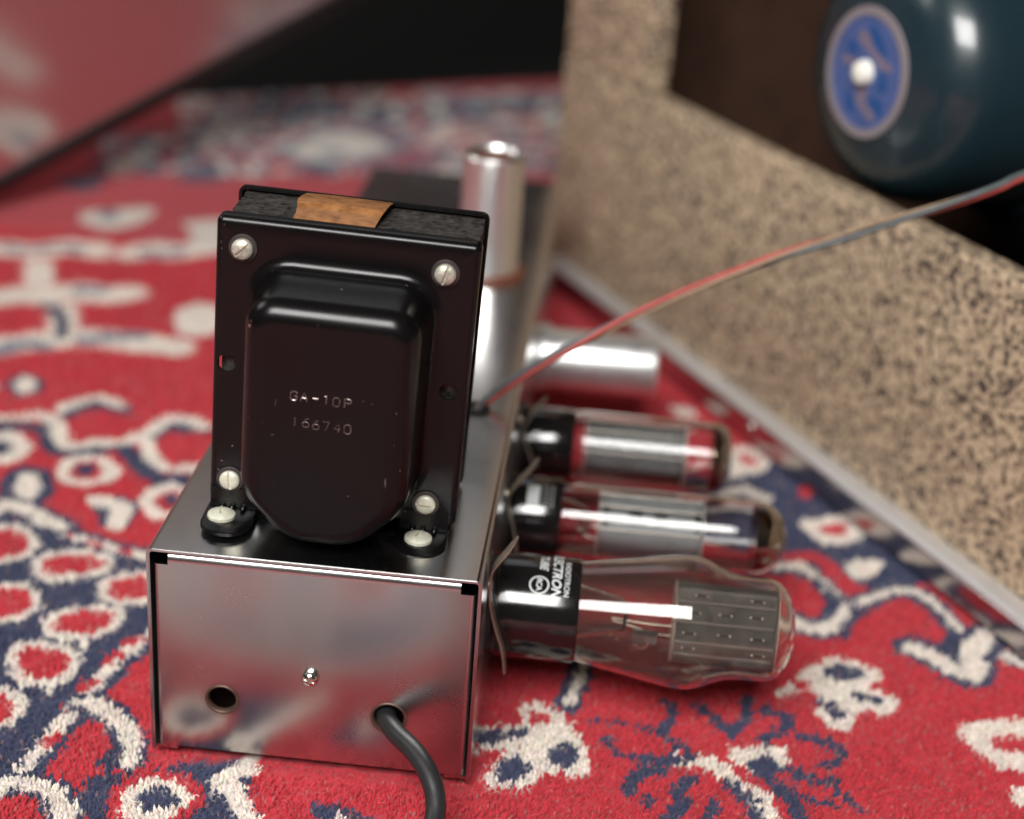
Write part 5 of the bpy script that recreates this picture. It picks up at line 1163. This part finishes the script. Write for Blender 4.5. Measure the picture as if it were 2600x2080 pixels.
# folded amber paper over the coil
pap = []
prof = [(4.6, TH-.9), (6.5, TH-.2), (10, TH+.15), (14, TH+.45), (16.5, TH+1.6), (19, TH+1.7), (24, TH+1.2), (29.5, TH+.2)]
for i, (yy, zz) in enumerate(prof):
    sh = .5*math.sin(i)
    pap.append([(-17.6+sh, yy, zz), (-8, yy, zz+.25), (2, yy, zz+.1), (6.2+.3*i+(.6 if i > 3 else 0), yy, zz+.05)])
Vp = [v for r_ in pap for v in r_]+[(x, y_, z-.45) for r_ in pap for x, y_, z in r_]
m_ = len(pap)*4; Fp = []
for j in range(len(pap)-1):
    for i in range(3):
        a_ = j*4+i; Fp += [(a_, a_+1, a_+5, a_+4), (m_+a_, m_+a_+1, m_+a_+5, m_+a_+4)]
    for i in (0, 3): Fp.append((j*4+i, (j+1)*4+i, m_+(j+1)*4+i, m_+j*4+i))
Fp += [(0, 1, m_+1, m_), (1, 2, m_+2, m_+1), (2, 3, m_+3, m_+2)]; q_ = m_-4
Fp += [(q_+i, q_+i+1, m_+q_+i+1, m_+q_+i) for i in range(3)]
finish('amber_paper_wrap', Vp, Fp, M['kraft'], tr, 20)
# bolts through the core
washer_t = lathe('washer', [(-.75, 2.6), (-.75, 4.0), (-.5, 4.2), (0, 4.2), (0, 2.6)], M['washer'], None, 'y', 36, True)
bolt_t = screw_geo(3.15, 1.35, .85, 1.0, M['zinc'], 'bolt')
small_t = screw_geo(3.1, 1.0, .7, .8, M['nickel'], 'bolt')
first = True
for x, z, an, small in ((-30.0, 85.3, -0.80, 0), (28.4, 84.8, -1.35, 0), (-31.6, 10.6, 1.45, 1), (28.6, 10.2, 0.06, 1)):
    src = small_t if small else bolt_t
    b = share(src, 'bolt', tr, (x, -.75 if not small else -.55, z), (0, an, 0))
    share(washer_t, 'washer', b, (0, .72 if not small else .52, 0))
for t_ in (washer_t, bolt_t, small_t): bpy.data.objects.remove(t_, do_unlink=True)
# feet: tongues bent forward on to the chassis
def foot(xa, xb):
    P = rpoly([(xa, -17.5), (xb, -17.5), (xb, 0.6), (xa, 0.6)], [7.0, 7.0, .3, .3], 0, 8)
    zf = .15
    Vv, Ff = loft([[(x, y_, zf) for x, y_ in P], [(x, y_, zf+1.1) for x, y_ in P], [(x*1.0, y_*.985, zf+1.3) for x, y_ in rpoly([(xa, -17.5), (xb, -17.5), (xb, 0.6), (xa, 0.6)], [7, 7, .3, .3], .25, 8)]], True, True)
    riser = loft([[(xa+.6, y_, z_) for y_, z_ in [(-2.6, 1.0), (-1.2, 1.6), (-.55, 3.0), (-.5, 7.5), (.3, 7.5), (.3, .6), (-2.6, .6)]], [(xb-.6, y_, z_) for y_, z_ in [(-2.6, 1.0), (-1.2, 1.6), (-.55, 3.0), (-.5, 7.5), (.3, 7.5), (.3, .6), (-2.6, .6)]]], True, True)
    ribs = []
    for fx_ in (.3, .5, .72):
        xr_ = xa+(xb-xa)*fx_
        ribs.append(lathe_geo([(-3.6, .05), (-3.0, .7), (-1.5, 1.0), (-.4, .6)], 'y', 10)); ribs[-1] = ([(v[0]+xr_, v[1], v[2]+1.9) for v in ribs[-1][0]], ribs[-1][1])
    return join_geo([(Vv, Ff), riser]+ribs)
f1 = finish('mounting_foot', *foot(-38.0, -22.6), M['enamel'], tr, 35)
f2 = finish('mounting_foot', *foot(20.6, 36.6), M['enamel'], tr, 35)
fs = lathe('foot_screw', [(3.5, .05), (3.4, 1.6), (3.0, 3.2), (2.4, 4.15), (1.7, 4.3), (1.2, 4.2)], M['nickel'], None, 'z', 36)
c = box('c', -.4, .4, -1.6, 1.2, 2.7, 4, M['slot']); cut(fs, [c])
share(fs, 'foot_screw', f1, (-32.4, -7.6, 0), (0, 0, .1)); share(fs, 'foot_screw', f2, (27.8, -7.6, 0), (0, 0, -.5)); bpy.data.objects.remove(fs, do_unlink=True)

# stamped characters, drawn as shallow strokes
GL = {'G': [[(4, 5), (3, 6), (1, 6), (0, 5), (0, 1), (1, 0), (3, 0), (4, 1), (4, 3), (2.3, 3)]], 'A': [[(0, 0), (0.4, 2), (2, 6), (3.6, 2), (4, 0)], [(.5, 2.2), (3.5, 2.2)]],
      '-': [[(.3, 3), (3.7, 3)]], '1': [[(1.2, 5), (2.2, 6), (2.2, 0)]], '0': [[(1, 0), (0, 1), (0, 5), (1, 6), (3, 6), (4, 5), (4, 1), (3, 0), (1, 0)]],
      'P': [[(0, 0), (0, 6), (3, 6), (4, 5), (4, 4), (3, 3), (0, 3)]], '6': [[(3.6, 6), (1.6, 5), (0, 2.6), (0, 1), (1, 0), (3, 0), (4, 1), (4, 2.4), (3, 3.4), (1, 3.2), (.2, 2.2)]],
      '7': [[(0, 6), (4, 6), (1.6, 0)]], '4': [[(3, 0), (3, 6), (0, 2), (4, 2)]]}
def stamp(txt, x0, z0, adv, sx, sz, slope, wts):
    for k, chx in enumerate(txt):
        parts = []
        ox = x0+k*adv+random.uniform(-.15, .15); oz = z0+slope*(ox-x0)+random.uniform(-.2, .2); rot_ = random.uniform(-.06, .06)
        for st in GL[chx]:
            pth = [(ox+(x*math.cos(rot_)-z*math.sin(rot_))*sx, -25.0, oz+(z*math.cos(rot_)+x*math.sin(rot_))*sz) for x, z in st]
            parts.append(pipe_geo(pth, wts[k], 6))
        finish('stamped_character', *join_geo(parts), M['stamp'], bell_o, 60)
stamp('GA-10P', -10.3, 51.3, 3.05, .46, .44, -.045, [.17, .15, .16, .12, .12, .15])
stamp('166740', -9.6, 43.3, 3.0, .46, .46, -.045, [.06, .10, .11, .08, .09, .12])

# paint knocked off down to bare metal
for x_, y_, z_, hw_, hh_ in [(-35.6, 0, 91.7, 0.29, 0.1), (-36.4, 0, 89.2, 0.17, 0.04), (-36.5, 0, 86.4, 0.06, 0.46), (-36.2, 0, 84.4, 0.06, 0.38), (-35.1, 0, 87.7, 0.21, 0.04), (-22.5, -25, 72.0, 0.21, 0.54), (-22.1, -25, 73.4, 0.29, 0.13), (-31.3, 0, 21.8, 0.3, 0.2), (-35.4, 0, 13.3, 0.2, 0.2), (-35.5, 0, 11.8, 0.15, 0.12), (-34.4, 0, 16.4, 0.35, 0.15), (7.7, -25, 22.8, 0.3, 0.07), (-14.9, -25, 39.6, 0.64, 0.07), (-13.8, -25, 24.3, 0.07, 0.07), (22.1, -25, 32.9, 0.1, 0.17), (12.8, -25, 52.6, 0.25, 0.05), (19.8, -25, 50.6, 0.2, 0.12), (19.8, -25, 40.6, 0.05, 0.35)]:
    K = 7; P = []
    for i in range(K):
        a_ = 2*math.pi*i/K; f_ = random.uniform(.6, 1.1); P.append((x_+hw_*f_*math.cos(a_), z_+hh_*f_*math.sin(a_)))
    finish('paint_chip', *loft([[(px_, y_-.03, pz_) for px_, pz_ in P], [(px_, y_+.05, pz_) for px_, pz_ in P]], True, True), M['stamp'], fla if y_ == 0 else bell_o, 0)

# ------------------------------------------------------------------ sockets and spring clips on the chassis side
TZ = 36.0
CLIPS = [[(107.6, 30, 71.2), (105.2, 30, 66.7), (101.0, 30, 59.8), (100.3, 30, 54.7), (100.9, 30, 46.9), (103.1, 30, 38.4), (105.4, 30, 31.3), (106.9, 30, 22.5)],
         [(110, 95, 66.7), (107.6, 95, 62.5), (101.9, 95, 54.2), (100.6, 95, 48.5), (102, 95, 43.2), (103.7, 95, 37.8), (105, 95, 29.9)],
         [(109.2, 158, 61.9), (104.4, 158, 54.7), (101.5, 158, 47.7), (103.1, 158, 41.8), (105.8, 158, 35.2), (107.8, 158, 32.8)]]
for (y, P_) in zip((48, 110, 172), CLIPS):
    lathe('tube_socket', [(0, 15.5), (1.4, 15.5), (1.6, 14.5), (1.6, 3)], M['dark'], ch, 'x', 40).location = (W_*MM, y*MM, TZ*MM)
    pp = catmull(P_, 5); prof_ = []
    for off in (0, .55): prof_.append([(p.x+off, p.y, p.z) for p in pp])
    loop_ = prof_[0]+prof_[1][::-1]
    nl = len(loop_)
    tw = [2.6 if 3 < min(i, nl-1-i) else .9+.42*min(i, nl-1-i) for i in range(nl)]
    finish('spring_clip', *loft([[(x, yy-tw[i], z) for i, (x, yy, z) in enumerate(loop_)], [(x, yy+tw[i], z) for i, (x, yy, z) in enumerate(loop_)]], True, True), M['spring'], ch, 40)
    lathe('rivet', [(0, 1.8), (.9, 1.7), (1.3, 1.0), (1.4, .1)], M['spring'], ch, 'x', 18).location = (W_*MM, (y-18)*MM, (TZ+17.5)*MM)

def arc_cap(x0, x1, r, k, p=2.0):
    """dome from radius r at x0 to the tip at x1"""
    return [(x0+(x1-x0)*math.sin(math.pi/2*i/k), r*math.cos(math.pi/2*i/k)**(2.0/p)) for i in range(1, k+1)]
def shell_glass(name, prof, th, mat, parent, n=72):
    """closed glass wall: outer profile then an inner one th thinner, both ending on the axis"""
    P = np.array(prof); out = [(x, max(r, .02)) for x, r in prof]
    inner = []
    for i, (x, r) in enumerate(prof):
        a = P[max(i-1, 0)]; b = P[min(i+1, len(P)-1)]; t = (b-a)/max(np.hypot(*(b-a)), 1e-6); nx, nr = t[1], -t[0]
        inner.append((x+nx*th*(1 if i else 0), max(r+nr*th, .02)))
    return finish(name, *lathe_geo(out+inner[::-1], 'x', n, True), mat, parent, 50)

def spline_profile(P, k=6):
    return [(p.x, p.y) for p in catmull([(x, r, 0) for x, r in P], k)]

# ---- front tube: shouldered (coke-bottle) bulb
t1 = thing('vacuum_tube', 'shouldered glass vacuum tube with RCA printed black base beside the end panel', 'vacuum tube', (W_, 48, TZ), (0, 0, 0), 'vacuum tubes along the chassis side')
base1 = lathe('base', [(1.7, 6), (1.7, 16.2), (2.4, 16.9), (3.4, 17.1), (27.5, 17.1), (28.6, 16.8), (29.0, 16.2), (28.0, 15.6)], M['bakelite'], t1, 'x', 72)
pr = spline_profile([(27.8, 16.2), (32, 16.9), (38, 17.9), (46.7, 19.4), (57, 21.2), (64.2, 21.9), (69.5, 20.9), (74, 18.9), (78.4, 17.4), (83, 16.9), (90, 16.8)], 5)
pr += arc_cap(90, 99.6, 16.8, 10)
shell_glass('bulb', pr, .8, M['glass_smoke'], t1)
def plate_box(name, x0, x1, hy, hz, rc, ribs, mat, parent, ribh=.5):
    P = rpoly([(-hy, -hz), (hy, -hz), (hy, hz), (-hy, hz)], [rc]*4, 0, 5)
    body = loft([[(x0, y_, z_) for y_, z_ in P], [(x1, y_, z_) for y_, z_ in P]], True, True)
    parts = [body]
    for z_ in ribs:
        V, Fc = lathe_geo([(x0+.1, ribh), (x1-.1, ribh)], 'x', 8); parts.append(([(v[0], v[1]-hy, v[2]+z_) for v in V], Fc))
    o = finish(name, *body, mat, parent, 35)
    for v_, f_ in parts[1:]: finish('plate_rib', v_, f_, M['rib'], o, 60)
    return o
an1 = plate_box('anode_plate', 60.6, 92.4, 7.0, 12.6, 2.0, (-9.5, -5.6, 1.0, 7.5), M['plate_dark'], t1)
an1.rotation_euler = (-0.42, 0, 0)
for x_, z_ in ((66, 4.2), (76, 4.2), (76, -2.2), (65, -2.6), (87, -2.4), (65, -7.5), (87.5, -7.6), (68, 9.8), (86, 9.6), (86, 4.4)):
    s_ = box('punched_slot', x_-1.6, x_+1.6, -7.35, -6.9, z_-.45, z_+.45, M['dark'], an1)
    for dx in (-1.9, 1.9):
        lathe('weld_spot', [(-7.65, .05), (-7.5, .35), (-6.9, .5)], M['wire_metal'], an1, 'y', 8).location = ((x_+dx)*MM, 0, z_*MM)
def mica_disc(parent, x, ry, rz, th=.35, rot=0):
    o = finish('mica_spacer', *loft([[(x+d, ry*math.cos(2*math.pi*i/48), rz*math.sin(2*math.pi*i/48)) for i in range(48)] for d in (0, th)], True, True), M['mica'], parent, 30)
    o.rotation_euler = (rot, 0, 0); return o
mica_disc(t1, 92.8, 10.5, 14.6, .35, -.42); mica_disc(t1, 59.9, 9.0, 13.5, .35, -.42)
stem = spline_profile([(27, 9.5), (33, 8.2), (40, 6.6), (44, 5.2)], 4)+[(45, 3), (45.3, .02)]
shell_glass('glass_stem', stem, .7, M['glass'], t1, 32)
for y_, z_, m__ in ((-3.5, -3, 'wire_metal'), (-2, 5, 'wire_metal'), (2, -6, 'copper'), (3, 2, 'wire_metal'), (-4.5, 0.5, 'wire_metal')):
    pipe('support_wire', [(40, y_*.5, z_*.35), (47, y_*.8, z_*.7), (53, y_, z_*1.1), (61, y_, z_*1.3)], .45, M[m__], t1, 8, 4)
box('getter_holder', 47, 55, -6.0, -5.6, -6.2, -1.2, M['plate_dark'], t1); 
gt = finish('getter_ring', *lathe_geo([(-.4, 2.2), (.4, 2.2), (.4, 2.9), (-.4, 2.9)], 'x', 20, True), M['wire_metal'], t1); gt.location = (50*MM, -5*MM, -6*MM); gt.rotation_euler = (0, 0, 1.2)
for q_ in range(3): lathe('solder_bead', [(-.7, .05), (-.5, .5), (0, .7), (.5, .5), (.7, .05)], M['copper'], t1, 'x', 10).location = ((38+q_*2.1)*MM, (-6-q_*.3)*MM, (-2.6-q_*1.1)*MM)

def wrap_text(txt, size, x, ang0, r, mat, parent, shear=0.0, bold=0.0, align='LEFT', name='print', sp=1.0):
    """text printed round a cylinder: reads downward, letter tops towards +X; ang0 = elevation of its first letter"""
    cu = bpy.data.curves.new(name, 'FONT'); cu.body = txt; cu.size = size; cu.shear = shear; cu.offset = bold; cu.align_x = align; cu.resolution_u = 3; cu.space_character = sp
    o = bpy.data.objects.new('t', cu); COL.objects.link(o); bpy.context.view_layer.update()
    me = bpy.data.meshes.new_from_object(o.evaluated_get(bpy.context.evaluated_depsgraph_get())); bpy.data.objects.remove(o, do_unlink=True)
    bm = bmesh.new(); bm.from_mesh(me); bmesh.ops.triangulate(bm, faces=bm.faces)
    bmesh.ops.subdivide_edges(bm, edges=[e for e in bm.edges if e.calc_length() > .6], cuts=2)
    for v in bm.verts:
        a = ang0-v.co.x/r
        v.co = Vector((x+v.co.y, -(r+.03)*math.cos(a), (r+.03)*math.sin(a)))*MM
    bm.to_mesh(me); bm.free()
    me.materials.clear(); me.materials.append(mat); me.name = name
    ob = bpy.data.objects.new(name, me); COL.objects.link(ob); ob.parent = parent; return ob
D2 = math.radians
wrap_text('RADIOTRON', 2.45, 23.6, D2(93), 17.1, M['print'], base1, 0, .02, name='printed_word')
wrap_text('ELECTRON', 4.2, 19.7, D2(114), 17.1, M['print'], base1, .3, .09, name='printed_word')
wrap_text('TUBE', 3.7, 15.4, D2(106), 17.1, M['print'], base1, .25, .07, name='printed_word')
# round emblem
def wrap_ring(xc, ac, r0, r1, r, mat, parent):
    V, Fc = [], []; K = 36
    for rr in (r0, r1):
        for i in range(K):
            t = 2*math.pi*i/K; a = ac+rr*math.sin(t)/r
            V.append((xc+rr*math.cos(t), -(r+.03)*math.cos(a), (r+.03)*math.sin(a)))
    for i in range(K): Fc.append((i, (i+1) % K, K+(i+1) % K, K+i))
    return finish('emblem_ring', V, Fc, mat, parent, 30)
wrap_ring(15.6, D2(56), 2.75, 3.2, 17.1, M['print'], base1)
wrap_text('RCA', 2.5, 14.75, D2(64), 17.1, M['print'], base1, 0, .03, name='emblem_letters', sp=.8)

# ---- middle tube: straight-sided bulb, silvered dome
t2 = thing('vacuum_tube', 'middle straight-sided vacuum tube with slotted grey plate and silvered dome', 'vacuum tube', (W_, 110, TZ), (0, 0, 0), 'vacuum tubes along the chassis side')
b2 = lathe('base', [(1.7, 6), (1.7, 14.0), (2.4, 14.5), (3.2, 14.7), (18.6, 14.7), (19.6, 14.3), (19.8, 13.6), (19, 13)], M['bakelite'], t2, 'x', 64)
pr = spline_profile([(18.8, 13.0), (22, 13.4), (30, 13.6), (60, 13.6), (84, 13.6), (91, 13.2)], 4)+arc_cap(91, 101.2, 13.2, 10, 2.3)
shell_glass('bulb', pr, .8, M['glass'], t2)
P = rpoly([(-8.5, -10.2), (8.5, -10.2), (8.5, 10.2), (-8.5, 10.2)], [6]*4, 0, 6)
an2 = finish('anode_plate', *loft([[(34.2, y_, z_) for y_, z_ in P], [(70, y_, z_) for y_, z_ in P]], True, True), M['plate_grey'], t2, 35); an2.rotation_euler = (-.95, 0, 0)
for x_ in (46.5, 55.5): box('punched_slot', x_-2.5, x_+2.5, -8.95, -8.3, -1.2, 1.2, M['dark'], an2, .3)
for x_, z_ in ((36, 1.5), (68.4, 0.8), (68.4, -3.6), (36, -3.6)): box('punched_slot', x_-.9, x_+.9, -8.75, -8.3, z_-1.2, z_+1.2, M['dark'], an2, .2)
mica_disc(t2, 33.4, 11.8, 12.4); mica_disc(t2, 70.6, 11.8, 12.6)
lathe('getter_flash', [(x, max(r-1.0, .02)) for x, r in [(89.5, 13.3), (91, 13.2)]+arc_cap(91, 101.0, 13.2, 8, 2.3)], M['getter'], t2, 'x', 48, smooth=60)
shell_glass('glass_stem', spline_profile([(19, 8), (24, 7), (28, 5.5), (30, 4)], 3)+[(30.5, .02)], .7, M['glass'], t2, 28)
for y_, z_ in ((-4, -4), (-3, 4), (3, 0), (-5, 1)): pipe('support_wire', [(26, y_*.5, z_*.4), (30, y_, z_), (34, y_*1.1, z_*1.2)], .45, M['wire_metal'], t2, 8, 4)
for y_, z_ in ((-3, 3), (-4, -2)): pipe('support_wire', [(70, y_, z_), (78, y_, z_), (83, y_*.8, z_*.6)], .4, M['wire_metal'], t2, 8, 4)
wrap_text('\u25a0', 9, 8.0, D2(72), 14.7, M['paperlabel'], b2, name='printed_block') if False else None
V, Fc = [], []
for i in range(7):
    a = D2(76)-i/6*D2(33)
    for x_ in (7.2, 11.6): V.append((x_, -14.74*math.cos(a), 14.74*math.sin(a)))
Fc = [(2*i, 2*i+1, 2*i+3, 2*i+2) for i in range(6)]
finish('printed_block', V, Fc, M['paperlabel'], b2, 60)
for x_ in (13.0, 14.6, 16.0): wrap_text('ELECTRONIC', 1.3, x_, D2(84), 14.7, M['printfaint'], b2, name='printed_word') if False else None
for x_ in (12.8, 14.4, 16.0):
    for k in range(6):
        a0 = D2(78-k*6.2); V = []
        for a in (a0, a0-D2(4.2)):
            for dx in (0, .8): V.append((x_+dx, -14.74*math.cos(a), 14.74*math.sin(a)))
        finish('worn_print_mark', V, [(0, 1, 3, 2)], M['printfaint'], b2, 0)

# ---- far tube: straight bulb with flat top and black plate
t3 = thing('vacuum_tube', 'flat-topped straight vacuum tube with black plate, next to the aluminium tube shield', 'vacuum tube', (W_, 172, TZ), (0, 0, 0), 'vacuum tubes along the chassis side')
lathe('base', [(1.7, 6), (1.7, 13.4), (2.4, 13.9), (3.2, 14.1), (20.5, 14.1), (21.6, 13.6), (21.6, 12.8)], M['bakelite'], t3, 'x', 64)
pr = spline_profile([(20.8, 13.0), (24, 14.0), (30, 14.3), (60, 14.3), (77, 14.3)], 4)+arc_cap(77, 84.2, 14.3, 10, 4.0)
shell_glass('bulb', pr, .8, M['glass'], t3)
an3 = plate_box('anode_plate', 26.5, 65, 8.0, 9.8, 3, (-4, 4), M['plate_dark'], t3); an3.rotation_euler = (-.5, 0, 0)
mica_disc(t3, 25.6, 11.8, 12.8); mica_disc(t3, 65.4, 11.8, 13.2)
lathe('getter_flash', [(x, max(r-1.0, .02)) for x, r in [(76, 14.3), (77, 14.3)]+arc_cap(77, 84.0, 14.3, 8, 4.0)[:4]], M['getter'], t3, 'x', 48, smooth=60)
for y_, z_ in ((-4, -4), (-3, 4), (3, 0)): pipe('support_wire', [(65, y_, z_), (69, y_, z_), (73, y_*.8, z_*.6)], .45, M['wire_metal'], t3, 8, 4)

for t_, xa, xb, rr_ in ((t2, 33, 71, 11.0), (t3, 25.5, 66, 11.2)):
    for el in (18, 62, 100):
        a_ = math.radians(el); pipe('support_rod', [(xa, -rr_*math.cos(a_), rr_*math.sin(a_)), (xb, -rr_*math.cos(a_), rr_*math.sin(a_))], .55, M['wire_metal'], t_, 8, 1)
# ---- aluminium tube shield beyond the tubes
sh = thing('tube_shield', 'white aluminium tube shield can lying sideways from the chassis', 'tube shield', (W_, 261, TZ))
lathe('shield_base', [(0, 12), (0, 14.6), (1, 15), (6, 15), (6.4, 14.2), (6.4, 11)], M['alu_shield'], sh, 'x', 48)
lathe('shield_can', [(4, 12.4), (4, 13.4), (52, 13.4), (54.2, 12.9), (55, 11.8), (55.2, 10.2), (54.2, 9.8), (54.0, .05)], M['alu_shield'], sh, 'x', 56)

# ---- electrolytic can standing on the chassis
cn = thing('capacitor_can', 'tall aluminium capacitor can standing on the chassis behind the transformer', 'capacitor', (75.5, 265, H_))
cnb = lathe('phenolic_base', [(0, 13), (0, 16.5), (.6, 17), (2.2, 17), (2.6, 16.4), (2.6, 13)], M['phenolic'], cn, 'z', 48)
lathe('can', [(2.2, 13.6), (4, 13.7), (5, 13.3), (52, 13.3), (53.6, 13.5), (54.5, 12.8), (54.6, 12.0), (53.6, 11.4), (52.8, 10.8), (52.8, .05)], M['alu'], cn, 'z', 56)
lathe('top_reflection_disc', [(52.6, 9.5), (53.1, 9.2), (53.2, .05)], M['phenolic'], cn, 'z', 32)  # red-brown disc painting the red reflection in the can's recessed top

# ------------------------------------------------------------------ wiring
WP = [(86, 119, 60), (86, 119.5, 70.5), (90, 122.6, 75.5), (101.2, 126.2, 84.1), (117.3, 129.8, 94.5), (133.4, 133.5, 104.8), (149.5, 137.1, 113.2), (165.7, 140.7, 121.3), (182.0, 144.3, 128.3), (198.2, 147.9, 134.9), (214.6, 151.5, 140.6), (231.0, 155.2, 146.3), (247.4, 158.8, 152.4), (263.7, 162.4, 158.7), (273.0, 166.0, 162.9), (300, 178, 170), (330, 205, 172), (346, 240, 172), (340, 268, 174)]
base = catmull(WP, 10)
def wire(name, off, mat, r, tw, label, spread):
    pts = []
    for i, p in enumerate(base):
        t = (base[min(i+1, len(base)-1)]-base[max(i-1, 0)]).normalized()
        a = t.cross(Vector((0, 0, 1))).normalized(); b = t.cross(a).normalized()
        q = off+tw*i/len(base)*2*math.pi; s = spread*(1+.25*math.sin(i*.21+off))
        if i < 10: s *= i/10*.6+.4
        pts.append(p+a*(math.cos(q)*s)+b*(math.sin(q)*s))
    o = pipe(name, pts, r, mat, None, 10, 0)
    return tag(o, label, 'wire', 'speaker lead wires')
wire('lead_wire', 2.03, M['w_red'], 1.0, -1.58, 'red insulated wire running from the chassis up to the cabinet', 1.02)
wire('lead_wire', -.07, M['w_grey'], 1.1, -1.58, 'dark grey insulated wire running from the chassis up to the cabinet', 1.02)
wire('lead_wire', 4.1, M['w_tan'], .75, -1.58, 'tan insulated wire running from the chassis up to the cabinet', 1.02)
cord = pipe('mains_cable', [(70, 23, 21), (71.5, 12, 20.2), (73.2, 2, 19.6), (77.3, -6, 20.0), (84.2, -14, 19.8), (89.6, -21, 17.2), (92.4, -27, 13.4), (92.8, -34, 9.6), (91.5, -48, 5.5), (88, -75, 4.2), (80, -130, 4.2), (60, -220, 4.2)], 3.1, M['rubber'], None, 20, 8)
tag(cord, 'thick black rubber power cord leaving the hole in the end panel', 'cable')

lathe('grommet', [(H_-.4, 3.3), (H_+.2, 4.6), (H_+1.0, 4.9), (H_+1.6, 4.2), (H_+1.4, 3.0), (H_-.3, 2.6)], M['rubber'], ch, 'z', 28, True).location = (86*MM, 119*MM, 0)
